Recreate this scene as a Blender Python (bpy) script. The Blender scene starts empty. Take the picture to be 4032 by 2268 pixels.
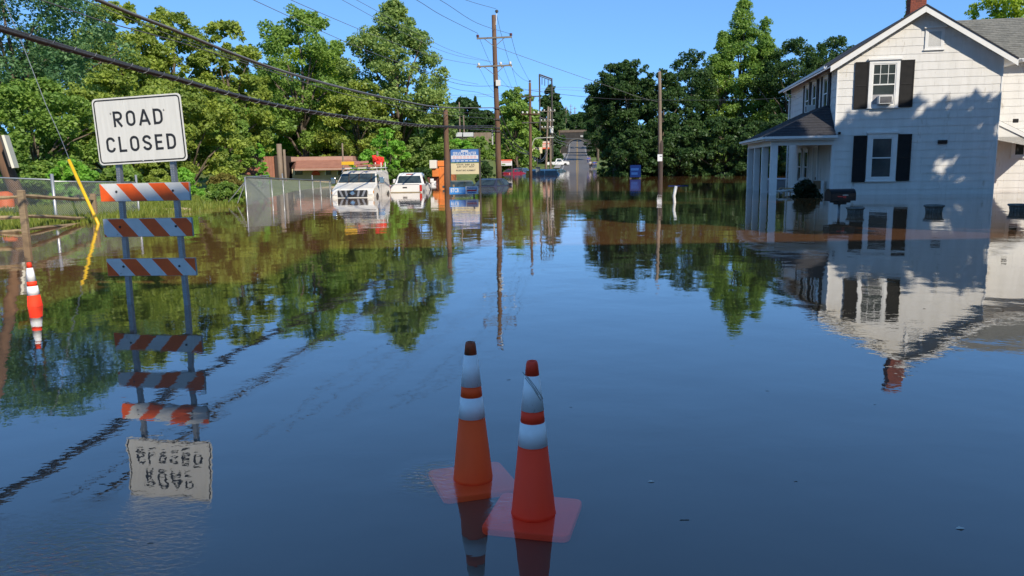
import bpy, bmesh, math, random
import numpy as np
from mathutils import Vector, Matrix, Euler

sc = bpy.context.scene
COL = sc.collection
R = math.radians
rnd = random.Random(7)

# ---------------------------------------------------------------- camera
FPX = 3050.0                      # focal length in pixels of a 4032 wide frame
PITCH, ROLL, CAMH = 9.14, -0.9, 1.5
cam_d = bpy.data.cameras.new('camera'); cam = bpy.data.objects.new('camera', cam_d)
COL.objects.link(cam); sc.camera = cam
cam_d.sensor_width = 36.0; cam_d.lens = 36.0 * FPX / 4032.0
cam_d.clip_start = 0.05; cam_d.clip_end = 6000
CM = Matrix.Rotation(R(90 - PITCH), 3, 'X') @ Matrix.Rotation(R(ROLL), 3, 'Z')
cam.matrix_world = Matrix.Translation((0, 0, CAMH)) @ CM.to_4x4()

# ---------------------------------------------------------------- sky and sun
SUN_AZ, SUN_EL = 32.0, 34.0       # degrees right of straight behind the camera
sd = Vector((math.sin(R(SUN_AZ)) * math.cos(R(SUN_EL)), -math.cos(R(SUN_AZ)) * math.cos(R(SUN_EL)), math.sin(R(SUN_EL))))
w = bpy.data.worlds.new('World'); sc.world = w; w.use_nodes = True
nt = w.node_tree; nt.nodes.clear()
sky = nt.nodes.new('ShaderNodeTexSky'); sky.sky_type = 'NISHITA'; sky.sun_disc = False
sky.sun_elevation = R(SUN_EL); sky.sun_rotation = math.atan2(sd.x, sd.y)
sky.altitude = 2000; sky.air_density = 0.6; sky.dust_density = 0.0; sky.ozone_density = 4.5
bg = nt.nodes.new('ShaderNodeBackground'); bg.inputs[1].default_value = 0.15
wo = nt.nodes.new('ShaderNodeOutputWorld')
gm0 = nt.nodes.new('ShaderNodeGamma'); gm0.inputs[1].default_value = 0.52      # evens out the bright horizon band
tn0 = nt.nodes.new('ShaderNodeMix'); tn0.data_type = 'RGBA'; tn0.blend_type = 'MULTIPLY'; tn0.inputs[0].default_value = 1.0; tn0.inputs[7].default_value = (.49, .82, 1.14, 1)
nt.links.new(sky.outputs[0], gm0.inputs[0]); nt.links.new(gm0.outputs[0], tn0.inputs[6]); nt.links.new(tn0.outputs[2], bg.inputs[0]); nt.links.new(bg.outputs[0], wo.inputs[0])
sl = bpy.data.lights.new('sun', 'SUN'); sl.energy = 2.0; sl.angle = R(0.55); sl.color = (1.0, 0.90, 0.74)
so = bpy.data.objects.new('sun', sl); COL.objects.link(so)
so.rotation_euler = sd.to_track_quat('Z', 'Y').to_euler(); so.location = (20, -30, 40)
sc.view_settings.view_transform = 'Standard'; sc.view_settings.look = 'None'
sc.view_settings.exposure = 1.4; sc.view_settings.gamma = 1.0
sc.cycles.max_bounces = 7; sc.cycles.diffuse_bounces = 3; sc.cycles.glossy_bounces = 4
sc.cycles.transparent_max_bounces = 8; sc.cycles.transmission_bounces = 3
sc.cycles.caustics_reflective = False; sc.cycles.caustics_refractive = False
sc.cycles.sample_clamp_indirect = 6.0
sc.cycles.use_denoising = True

# ---------------------------------------------------------------- measuring (photograph pixels -> places)
K = 4032.0 / 2576.0
def ray(x, y):                    # x, y in the 2576 wide view of the photograph
    return (CM @ Vector(((x * K - 2016) / FPX, -(y * K - 1134) / FPX, -1))).normalized()
def G(x, y, z=0.0):               # the point on the level z
    d = ray(x, y); t = (z - CAMH) / d.z
    return Vector((0, 0, CAMH)) + d * t
def A(x, y, Y):                   # the point at depth Y
    d = ray(x, y); return Vector((0, 0, CAMH)) + d * (Y / d.y)
def onplane(x, y, p, n):
    d = ray(x, y); o = Vector((0, 0, CAMH)); t = (Vector(p) - o).dot(n) / d.dot(n)
    return o + d * t
def XY(x, Y):                     # sideways position of view column x at depth Y (eye level)
    return A(x, 404, Y).x

# ---------------------------------------------------------------- materials
MATS = {}
def mat(name, col, rough=0.6, col2=None, nscale=8.0, bump=0.0, bscale=None, metal=0.0, spec=0.5, stretch=None, obj=True, alpha=None, spots=None, contrast=(0.35, 0.65)):
    if name in MATS: return MATS[name]
    m = bpy.data.materials.new(name); m.use_nodes = True; t = m.node_tree
    b = t.nodes['Principled BSDF']
    b.inputs['Base Color'].default_value = (*col, 1); b.inputs['Roughness'].default_value = rough
    b.inputs['Metallic'].default_value = metal; b.inputs['Specular IOR Level'].default_value = spec
    if col2 is not None or bump:
        tc = t.nodes.new('ShaderNodeTexCoord'); mp = t.nodes.new('ShaderNodeMapping')
        t.links.new(tc.outputs['Object'], mp.inputs[0])
        if stretch: mp.inputs['Scale'].default_value = stretch
        if col2 is not None:
            n = t.nodes.new('ShaderNodeTexNoise'); n.inputs['Scale'].default_value = nscale; n.inputs['Detail'].default_value = 5
            n.inputs['Roughness'].default_value = 0.65
            rp = t.nodes.new('ShaderNodeValToRGB')
            rp.color_ramp.elements[0].position = contrast[0]; rp.color_ramp.elements[1].position = contrast[1]
            rp.color_ramp.elements[0].color = (*col, 1); rp.color_ramp.elements[1].color = (*col2, 1)
            t.links.new(mp.outputs[0], n.inputs['Vector']); t.links.new(n.outputs['Fac'], rp.inputs[0])
            t.links.new(rp.outputs[0], b.inputs['Base Color'])
        if bump:
            n2 = t.nodes.new('ShaderNodeTexNoise'); n2.inputs['Scale'].default_value = bscale or nscale * 2; n2.inputs['Detail'].default_value = 4
            bp = t.nodes.new('ShaderNodeBump'); bp.inputs['Strength'].default_value = min(1, bump); bp.inputs['Distance'].default_value = 0.02
            t.links.new(mp.outputs[0], n2.inputs['Vector']); t.links.new(n2.outputs['Fac'], bp.inputs['Height'])
            t.links.new(bp.outputs[0], b.inputs['Normal'])
    if spots:                         # grime: (colour, scale, threshold, stretch)
        tc2 = t.nodes.new('ShaderNodeTexCoord'); mp2 = t.nodes.new('ShaderNodeMapping'); mp2.inputs['Scale'].default_value = spots[3]
        n3 = t.nodes.new('ShaderNodeTexNoise'); n3.inputs['Scale'].default_value = spots[1]; n3.inputs['Detail'].default_value = 6; n3.inputs['Roughness'].default_value = .7
        r3 = t.nodes.new('ShaderNodeMapRange'); r3.inputs[1].default_value = spots[2]; r3.inputs[2].default_value = spots[2] + .07
        x3 = t.nodes.new('ShaderNodeMix'); x3.data_type = 'RGBA'; x3.inputs[7].default_value = (*spots[0], 1)
        t.links.new(tc2.outputs['Object'], mp2.inputs[0]); t.links.new(mp2.outputs[0], n3.inputs['Vector']); t.links.new(n3.outputs['Fac'], r3.inputs[0]); t.links.new(r3.outputs[0], x3.inputs[0])
        src = b.inputs['Base Color'].links[0].from_socket if b.inputs['Base Color'].links else None
        if src: t.links.new(src, x3.inputs[6])
        else: x3.inputs[6].default_value = (*col, 1)
        t.links.new(x3.outputs[2], b.inputs['Base Color'])
    if alpha is not None: b.inputs['Alpha'].default_value = alpha
    MATS[name] = m; return m

def leafmat(name, c1, c2, trans=0.42):
    if name in MATS: return MATS[name]
    m = bpy.data.materials.new(name); m.use_nodes = True; t = m.node_tree; t.nodes.clear()
    at = t.nodes.new('ShaderNodeAttribute'); at.attribute_name = 'tint'
    mx = t.nodes.new('ShaderNodeMix'); mx.data_type = 'RGBA'
    mx.inputs[6].default_value = (*c1, 1); mx.inputs[7].default_value = (*c2, 1)
    t.links.new(at.outputs['Fac'], mx.inputs[0])
    di = t.nodes.new('ShaderNodeBsdfDiffuse'); tr = t.nodes.new('ShaderNodeBsdfTranslucent')
    gl = t.nodes.new('ShaderNodeBsdfGlossy'); gl.inputs['Roughness'].default_value = 0.45; gl.inputs['Color'].default_value = (.9, .95, 1, 1)
    hs = t.nodes.new('ShaderNodeHueSaturation'); hs.inputs['Hue'].default_value = 0.497; hs.inputs['Saturation'].default_value = 1.1; hs.inputs['Value'].default_value = 1.25
    t.links.new(mx.outputs[2], di.inputs[0]); t.links.new(mx.outputs[2], hs.inputs['Color']); t.links.new(hs.outputs[0], tr.inputs[0])
    m1 = t.nodes.new('ShaderNodeMixShader'); m1.inputs[0].default_value = trans
    t.links.new(di.outputs[0], m1.inputs[1]); t.links.new(tr.outputs[0], m1.inputs[2])
    m2 = t.nodes.new('ShaderNodeMixShader'); m2.inputs[0].default_value = 0.015
    t.links.new(m1.outputs[0], m2.inputs[1]); t.links.new(gl.outputs[0], m2.inputs[2])
    o = t.nodes.new('ShaderNodeOutputMaterial'); t.links.new(m2.outputs[0], o.inputs[0])
    MATS[name] = m; return m

# ---------------------------------------------------------------- objects
def tag(o, label=None, cat=None, group=None, kind=None):
    if label: o['label'] = label
    if cat: o['category'] = cat
    if group: o['group'] = group
    if kind: o['kind'] = kind
    return o
def thing(name, label, cat, loc=(0, 0, 0), rz=0.0, group=None):
    o = bpy.data.objects.new(name, None); COL.objects.link(o); o.empty_display_size = 0.2
    o.location = loc; o.rotation_euler = (0, 0, rz)
    return tag(o, label, cat, group)
def copytree(o, parent=None):
    c = o.copy(); COL.objects.link(c); c.parent = parent
    for ch in [k for k in o.children]:
        copytree(ch, c)
    return c

class MB:
    def __init__(s): s.v = []; s.f = []; s.m = []; s.mi = 0
    def add(s, vs, fs):
        b = len(s.v); s.v += [tuple(v) for v in vs]
        for f in fs: s.f.append(tuple(b + i for i in f)); s.m.append(s.mi)
        return s
    def box(s, a, b):
        x0, y0, z0 = a; x1, y1, z1 = b
        return s.add([(x0, y0, z0), (x1, y0, z0), (x1, y1, z0), (x0, y1, z0), (x0, y0, z1), (x1, y0, z1), (x1, y1, z1), (x0, y1, z1)],
                     [(0, 3, 2, 1), (4, 5, 6, 7), (0, 1, 5, 4), (1, 2, 6, 5), (2, 3, 7, 6), (3, 0, 4, 7)])
    def cbox(s, c, d): return s.box([c[i] - d[i] / 2 for i in range(3)], [c[i] + d[i] / 2 for i in range(3)])
    def prism(s, poly, h, M=None):    # poly in local xy, extruded 0..h along z, through matrix M
        n = len(poly); vs = [Vector((p[0], p[1], 0)) for p in poly] + [Vector((p[0], p[1], h)) for p in poly]
        if M is not None: vs = [M @ v for v in vs]
        return s.add(vs, [tuple(range(n))[::-1], tuple(range(n, 2 * n))] + [(i, (i + 1) % n, n + (i + 1) % n, n + i) for i in range(n)])
    def tube(s, pts, rad, n=8, caps=True):
        pts = [Vector(p) for p in pts]; k = len(pts)
        rr = rad if isinstance(rad, (list, tuple)) else [rad] * k
        b = len(s.v); up = None
        for i, p in enumerate(pts):
            d = (pts[min(i + 1, k - 1)] - pts[max(i - 1, 0)]).normalized()
            if up is None:
                up = Vector((0, 0, 1)) if abs(d.z) < 0.9 else Vector((1, 0, 0))
            e1 = d.cross(up).normalized(); e2 = e1.cross(d).normalized(); up = e2
            for j in range(n):
                a = 2 * math.pi * j / n
                q = p + (e1 * math.cos(a) + e2 * math.sin(a)) * rr[i]; s.v.append(tuple(q))
        for i in range(k - 1):
            for j in range(n):
                s.f.append((b + i * n + j, b + i * n + (j + 1) % n, b + (i + 1) * n + (j + 1) % n, b + (i + 1) * n + j)); s.m.append(s.mi)
        if caps:
            s.f.append(tuple(b + j for j in range(n))[::-1]); s.m.append(s.mi)
            s.f.append(tuple(b + (k - 1) * n + j for j in range(n))); s.m.append(s.mi)
        return s
    def lathe(s, prof, n=24, c=(0, 0, 0), mis=None):
        b = len(s.v)
        for (r, z) in prof:
            for j in range(n):
                a = 2 * math.pi * j / n; s.v.append((c[0] + r * math.cos(a), c[1] + r * math.sin(a), c[2] + z))
        for i in range(len(prof) - 1):
            for j in range(n):
                s.f.append((b + i * n + j, b + i * n + (j + 1) % n, b + (i + 1) * n + (j + 1) % n, b + (i + 1) * n + j))
                s.m.append(mis[i] if mis else s.mi)
        s.f.append(tuple(b + j for j in range(n))[::-1]); s.m.append(mis[0] if mis else s.mi)
        s.f.append(tuple(b + (len(prof) - 1) * n + j for j in range(n))); s.m.append(mis[-1] if mis else s.mi)
        return s
    def quad(s, a, b, c, d): return s.add([a, b, c, d], [(0, 1, 2, 3)])
    def mesh(s, name, mats, smooth=False):
        me = bpy.data.meshes.new(name); me.from_pydata(s.v, [], s.f)
        for m in (mats if isinstance(mats, (list, tuple)) else [mats]): me.materials.append(m)
        me.polygons.foreach_set('material_index', s.m)
        if smooth: me.polygons.foreach_set('use_smooth', [True] * len(s.f))
        me.update(); return me
    def build(s, name, mats, parent=None, smooth=False, bevel=0, seg=2, loc=None, rot=None):
        o = bpy.data.objects.new(name, s.mesh(name, mats, smooth)); COL.objects.link(o)
        if parent is not None: o.parent = parent
        if loc is not None: o.location = loc
        if rot is not None: o.rotation_euler = rot
        if bevel:
            md = o.modifiers.new('bevel', 'BEVEL'); md.width = bevel; md.segments = seg; md.limit_method = 'ANGLE'; md.angle_limit = R(35)
        if smooth == 'auto':
            pass
        return o
def B(a, b): return MB().box(a, b)
def T(p, r, n=8): return MB().tube(p, r, n)

def ribbon(mb, pts, wd, closed=False, z0=0.0, h=0.004, M=None):
    P = [Vector((p[0], p[1])) for p in pts]; n = len(P); L = []; Rr = []
    for i in range(n):
        a = P[i - 1] if (i > 0 or closed) else None; c = P[(i + 1) % n] if (i < n - 1 or closed) else None
        d1 = (P[i] - a).normalized() if a is not None else (c - P[i]).normalized()
        d2 = (c - P[i]).normalized() if c is not None else d1
        n1 = Vector((-d1.y, d1.x)); n2 = Vector((-d2.y, d2.x)); nn = (n1 + n2)
        nn = nn.normalized() if nn.length > 1e-6 else n1
        k = wd / 2 / max(0.45, nn.dot(n1))
        L.append(P[i] + nn * k); Rr.append(P[i] - nn * k)
    m = n if closed else n - 1
    for i in range(m):
        j = (i + 1) % n
        vs = [Vector((q.x, q.y, z)) for z in (z0, z0 + h) for q in (L[i], Rr[i], Rr[j], L[j])]
        if M is not None: vs = [M @ v for v in vs]
        mb.add(vs, [(4, 5, 6, 7), (0, 1, 5, 4), (1, 2, 6, 5), (2, 3, 7, 6), (3, 0, 4, 7)])

def text(name, body, size, material, parent, loc, rot, ext=0.002, off=0.0, sx=1.0, align='CENTER', fit=None):
    c = bpy.data.curves.new(name, 'FONT'); c.body = body; c.size = size; c.extrude = ext; c.offset = off
    c.align_x = align; c.align_y = 'CENTER'; c.resolution_u = 3
    t = bpy.data.objects.new(name, c); COL.objects.link(t)
    me = bpy.data.meshes.new_from_object(t.evaluated_get(bpy.context.evaluated_depsgraph_get()))
    bpy.data.objects.remove(t); bpy.data.curves.remove(c)
    me.materials.clear(); me.materials.append(material)
    o = bpy.data.objects.new(name, me); COL.objects.link(o); o.parent = parent; o.location = loc; o.rotation_euler = rot
    s = sx
    if fit and len(me.vertices):
        xs = [v.co.x for v in me.vertices]; s = fit / max(1e-4, max(xs) - min(xs))
    o.scale = (s, 1, 1)
    return o

def catmull(pts, n=6):
    P = [Vector(p) for p in pts]; P = [2 * P[0] - P[1]] + P + [2 * P[-1] - P[-2]]; out = []
    for i in range(1, len(P) - 2):
        for k in range(n):
            t = k / n; a, b, c, d = P[i - 1], P[i], P[i + 1], P[i + 2]
            out.append(0.5 * ((2 * b) + (c - a) * t + (2 * a - 5 * b + 4 * c - d) * t * t + (3 * b - a - 3 * c + d) * t ** 3))
    out.append(P[-2]); return out
# ---------------------------------------------------------------- terrain
SHORE = [(-6000, 40), (-2000, 20), (-400, 22), (0, 24), (150, 25.5), (340, 27.5), (480, 30), (600, 33.5), (640, 36), (700, 42), (760, 52), (830, 60), (1000, 66),
         (1150, 72), (1235, 85), (1262, 150), (1285, 178), (1400, 180), (1450, 176), (1500, 176), (1540, 190), (1700, 170), (2000, 150), (2576, 120), (6000, 60)]
SLOPE = [(-6000, .04), (600, .03), (1000, .02), (1120, .03), (1150, .10), (1235, .10), (1262, .04), (1300, .034), (1550, .036), (1700, .04), (6000, .04)]
def lerp(tab, x):
    return float(np.interp(x, [a for a, b in tab], [b for a, b in tab]))
def hz(x, y):
    r = math.hypot(x, y)
    if y > 0.05 * abs(x): px = 1288 + (x / y) * FPX / K
    else: px = -6000 if x < 0 else 6000
    px = max(-6000, min(6000, px))
    rs = lerp(SHORE, px); t = r - rs; sl_ = lerp(SLOPE, px)
    if y < 0: rs = 60; t = r - 60; sl_ = 0.03
    if t < 0:
        z = max(-0.95, 0.09 * t)
        z = max(z, -0.35 - 0.13 * max(0, r - 4.3))
    else:
        t = min(t, 490 - rs) if t > 0 else t
        z = sl_ * t if t < 60 else sl_ * 60 + 0.036 * (t - 60)
        if r > 320: z += (0.088 if abs(px - 1455) < 40 else max(0.02, 0.088 - 0.0008 * (abs(px - 1455) - 40))) * (min(r, 490) - 320)
        z = min(z, 75)
    return z
radii = [0.0] + list(np.geomspace(1.5, 2600, 150))
ang = list(np.linspace(-45, 45, 200)) + list(np.linspace(50, 310, 53))
tv = []; tf = []
for r in radii:
    for a in ang:
        x = r * math.sin(R(a)); y = r * math.cos(R(a)); tv.append((x, y, hz(x, y)))
na = len(ang)
for i in range(len(radii) - 1):
    for j in range(na):
        k = (j + 1) % na
        tf.append((i * na + j, i * na + k, (i + 1) * na + k, (i + 1) * na + j))
me = bpy.data.meshes.new('ground'); me.from_pydata(tv, [], [f[::-1] for f in tf]); me.update()
me.polygons.foreach_set('use_smooth', [True] * len(me.polygons))
gm = mat('ground_grass', (.075, .11, .022), 0.95, (.15, .19, .035), 0.9, 0.6, 6.0)
me.materials.append(gm)
ground = bpy.data.objects.new('ground', me); COL.objects.link(ground); tag(ground, kind='structure')

# ---------------------------------------------------------------- road on the far side of the flood
RB = math.atan((1455 - 1288) * K / FPX); RU = Vector((math.sin(RB), math.cos(RB), 0)); RN = Vector((math.cos(RB), -math.sin(RB), 0))
def roadz(s): return hz(RU.x * s, RU.y * s) if s > 190 else -0.25 + (hz(RU.x * 190, RU.y * 190) + 0.25) * max(0, (s - 168) / 22.0)
def strip(name, off0, off1, s0, s1, lift, m, step=4.0):
    mb = MB(); n = max(2, int((s1 - s0) / step)); vs = []; fs = []
    for i in range(n + 1):
        s = s0 + (s1 - s0) * i / n; z = roadz(s) + lift + max(0, min(.45, (s - 220) * .01))
        for o in (off0, off1):
            p = RU * s + RN * o; vs.append((p.x, p.y, z))
    for i in range(n): fs.append((2 * i, 2 * i + 1, 2 * i + 3, 2 * i + 2))
    return mb.add(vs, fs).build(name, m)
asph = mat('asphalt', (.16, .15, .15), 0.9, (.11, .105, .105), 2.0, 0.3, 30)
yel = mat('road_yellow', (.55, .33, .04), 0.8, (.4, .24, .04), 4); wht = mat('road_white', (.6, .6, .58), 0.8, (.45, .45, .43), 4)
tag(strip('road', -3.9, 3.9, 168, 760, 0.10, asph), kind='structure')
for a, b in ((-0.22, -0.1), (0.1, 0.22)): tag(strip('yellow_line', a, b, 170, 760, 0.106, yel), kind='structure')
for a, b in ((-3.35, -3.23), (3.23, 3.35)): tag(strip('white_edge_line', a, b, 170, 760, 0.106, wht), kind='structure')
tag(strip('pavement', -5.4, -3.95, 178, 296, 0.2, mat('concrete', (.38, .36, .33), .9, (.3, .28, .26), 1.5)), kind='structure')
# asphalt that the camera stands on, a hand's depth under water
fr_ = [(-30, -.04), (4.0, -.04), (6, -.22), (9, -.55), (20, -.93)]; mb_ = MB()
mb_.add([(x, y, z) for y, z in fr_ for x in (-9, 9)], [(2 * i, 2 * i + 1, 2 * i + 3, 2 * i + 2) for i in range(4)])
tag(mb_.build('flooded_road', mat('silted_asphalt', (.032, .030, .027), .9, (.045, .040, .034), 1.2)), kind='structure')

# ---------------------------------------------------------------- flood water
def water_material():
    m = bpy.data.materials.new('flood_water'); m.use_nodes = True; t = m.node_tree; t.nodes.clear(); N = t.nodes.new; Lk = t.links.new
    tc = N('ShaderNodeTexCoord')
    def noise(scale, sx, sy, det, rz=0.0, rough=0.5, dist=0.0):
        mp = N('ShaderNodeMapping'); mp.inputs['Scale'].default_value = (sx, sy, 1); mp.inputs['Rotation'].default_value = (0, 0, rz)
        Lk(tc.outputs['Object'], mp.inputs[0]); n = N('ShaderNodeTexNoise'); n.inputs['Scale'].default_value = scale
        n.inputs['Detail'].default_value = det; n.inputs['Roughness'].default_value = rough; n.inputs['Distortion'].default_value = dist
        Lk(mp.outputs[0], n.inputs['Vector']); return n.outputs['Fac']
    def math_(op, a, b=None, clamp=False):
        n = N('ShaderNodeMath'); n.operation = op; n.use_clamp = clamp
        for i, q in enumerate((a, b)):
            if q is None: continue
            if isinstance(q, (int, float)): n.inputs[i].default_value = q
            else: Lk(q, n.inputs[i])
        return n.outputs[0]
    def dist(p):
        n = N('ShaderNodeVectorMath'); n.operation = 'DISTANCE'; Lk(tc.outputs['Object'], n.inputs[0]); n.inputs[1].default_value = p; return n.outputs['Value']
    def fall(d, a, b):
        n = N('ShaderNodeMapRange'); n.interpolation_type = 'SMOOTHSTEP'; Lk(d, n.inputs[0]); n.inputs[1].default_value = a; n.inputs[2].default_value = b
        n.inputs[3].default_value = 1; n.inputs[4].default_value = 0; return n.outputs[0]
    # heights in metres
    swell = math_('MULTIPLY', noise(0.9, 1, 1.0, 2, 0.4), 0.0065)
    ripple = math_('MULTIPLY', noise(5.0, 1, 1.2, 3, -0.3), WAVE[0])
    ripple = math_('ADD', ripple, math_('MULTIPLY', noise(15.0, 1, 1.4, 2, 0.2), 0.00016))
    # patches of light wind
    gust = noise(0.16, 1, 1, 2); gm_ = N('ShaderNodeMapRange'); Lk(gust, gm_.inputs[0]); gm_.inputs[1].default_value = .42; gm_.inputs[2].default_value = .66
    wind = math_('MULTIPLY', math_('MULTIPLY', noise(9.0, 1, 1.3, 2, 0.7), gm_.outputs[0]), WAVE[1])
    nc = G(60, 1470); near = fall(dist((nc.x, nc.y, 0)), 0.05, 0.85)
    chop = math_('MULTIPLY', math_('MULTIPLY', noise(24.0, 1, 1.7, 4, 0.5, .6, .6), near), WAVE[2])
    c1 = G(1190, 1198); c2 = G(1342, 1288)
    eddy = math_('MULTIPLY', math_('MULTIPLY', noise(26.0, 0.55, 1.6, 3, 0.25, .55, 1.2), fall(dist((c1.x - .13, c1.y - .02, 0)), 0.06, 0.34)), 0.0042)
    eddy2 = math_('MULTIPLY', math_('MULTIPLY', noise(30.0, 0.6, 1.5, 3, 0.2, .55, 1.0), fall(dist((c2.x - .12, c2.y + .02, 0)), 0.05, 0.24)), 0.0028)
    h = math_('ADD', math_('ADD', swell, ripple), math_('ADD', wind, chop)); h = math_('ADD', h, math_('ADD', eddy, eddy2))
    bp = N('ShaderNodeBump'); bp.inputs['Strength'].default_value = 1.0; bp.inputs['Distance'].default_value = 1.0
    Lk(h, bp.inputs['Height'])
    # Schlick reflectance, the same from above; seen from below the surface only lets light through
    ge = N('ShaderNodeNewGeometry'); dt = N('ShaderNodeVectorMath'); dt.operation = 'DOT_PRODUCT'; Lk(ge.outputs['Incoming'], dt.inputs[0]); Lk(bp.outputs[0], dt.inputs[1])
    cs = math_('SUBTRACT', 1.0, math_('ABSOLUTE', dt.outputs['Value']), True); p5 = math_('POWER', cs, 4.0)
    F0 = 0.10; rf_ = math_('ADD', math_('MULTIPLY', p5, 1 - F0), F0); rf_ = math_('MULTIPLY', rf_, math_('SUBTRACT', 1.0, ge.outputs['Backfacing']))
    gl = N('ShaderNodeBsdfGlossy'); gl.inputs['Roughness'].default_value = 0.012; gl.inputs['Color'].default_value = (1, 1, 1, 1); Lk(bp.outputs[0], gl.inputs['Normal'])
    silt = N('ShaderNodeValToRGB'); silt.color_ramp.elements[0].color = (.185, .084, .031, 1); silt.color_ramp.elements[1].color = (.225, .106, .042, 1)
    Lk(noise(0.25, 1, 1, 3), silt.inputs[0])
    di = N('ShaderNodeBsdfDiffuse'); Lk(silt.outputs[0], di.inputs[0])
    tr = N('ShaderNodeBsdfTransparent'); tr.inputs[0].default_value = (.95, .90, .86, 1)
    shallow = math_('MULTIPLY', fall(dist((0, 1.5, 0)), 2.0, 13.0), 0.93)
    body = N('ShaderNodeMixShader'); Lk(shallow, body.inputs[0]); Lk(di.outputs[0], body.inputs[1]); Lk(tr.outputs[0], body.inputs[2])
    mx = N('ShaderNodeMixShader'); Lk(rf_, mx.inputs[0]); Lk(body.outputs[0], mx.inputs[1]); Lk(gl.outputs[0], mx.inputs[2])
    o = N('ShaderNodeOutputMaterial'); Lk(mx.outputs[0], o.inputs[0])
    return m
WAVE = (0.00055, 0.0008, 0.0046)
water = MB().quad((-420, -60, 0), (420, -60, 0), (420, 260, 0), (-420, 260, 0)).build('flood_water', water_material())
tag(water, kind='structure')

# ---------------------------------------------------------------- trees
bark = mat('bark', (.10, .075, .055), 0.95, (.16, .13, .10), 6, 0.8, 12, stretch=(1, 1, .25))
def nmesh(name, V, F4, mats, tint=None):
    me = bpy.data.meshes.new(name); nv = len(V); nf = len(F4)
    me.vertices.add(nv); me.vertices.foreach_set('co', V.astype(np.float32).ravel())
    me.loops.add(nf * 4); me.loops.foreach_set('vertex_index', F4.astype(np.int32).ravel())
    me.polygons.add(nf); me.polygons.foreach_set('loop_start', np.arange(0, nf * 4, 4, dtype=np.int32))
    me.materials.append(mats)
    if tint is not None:
        at = me.attributes.new('tint', 'FLOAT', 'FACE'); at.data.foreach_set('value', tint.astype(np.float32))
    me.update(calc_edges=True); return me
def leaves(rg, cen, crad, n, size, flat=0.55, hang=0.0, elong=1.7):
    """n leaves scattered on and in clumps (cen: k x 3, crad: k)"""
    k = len(cen); p = crad ** 2; p = p / p.sum(); ci = rg.choice(k, n, p=p)
    d = rg.normal(size=(n, 3)); d /= np.linalg.norm(d, axis=1)[:, None]
    rr = crad[ci] * (0.35 + 0.75 * rg.random(n) ** 0.6)
    pos = cen[ci] + d * rr[:, None] * np.array([1, 1, .72])
    nr = d * 0.45 + rg.normal(size=(n, 3)) * 0.62 + np.array([0, 0, flat]); nr /= np.linalg.norm(nr, axis=1)[:, None]
    tg = np.cross(nr, rg.normal(size=(n, 3))); tg[:, 2] -= hang; tg -= nr * (tg * nr).sum(1)[:, None]; tg /= np.linalg.norm(tg, axis=1)[:, None] + 1e-9
    bt = np.cross(nr, tg); s = size * (0.55 + 0.9 * rg.random(n))[:, None]
    a = tg * s * elong / 2; b = bt * s / 2
    V = np.stack([pos - a, pos + b + a * .1 - nr * s * .12, pos + a, pos - b + a * .1 - nr * s * .12], 1).reshape(-1, 3)
    F = np.arange(n * 4).reshape(n, 4)
    ct = rg.random(k); tint = np.clip(ct[ci] * .6 + rg.random(n) * .45 - .02, 0, 1)
    return V, F, tint
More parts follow.
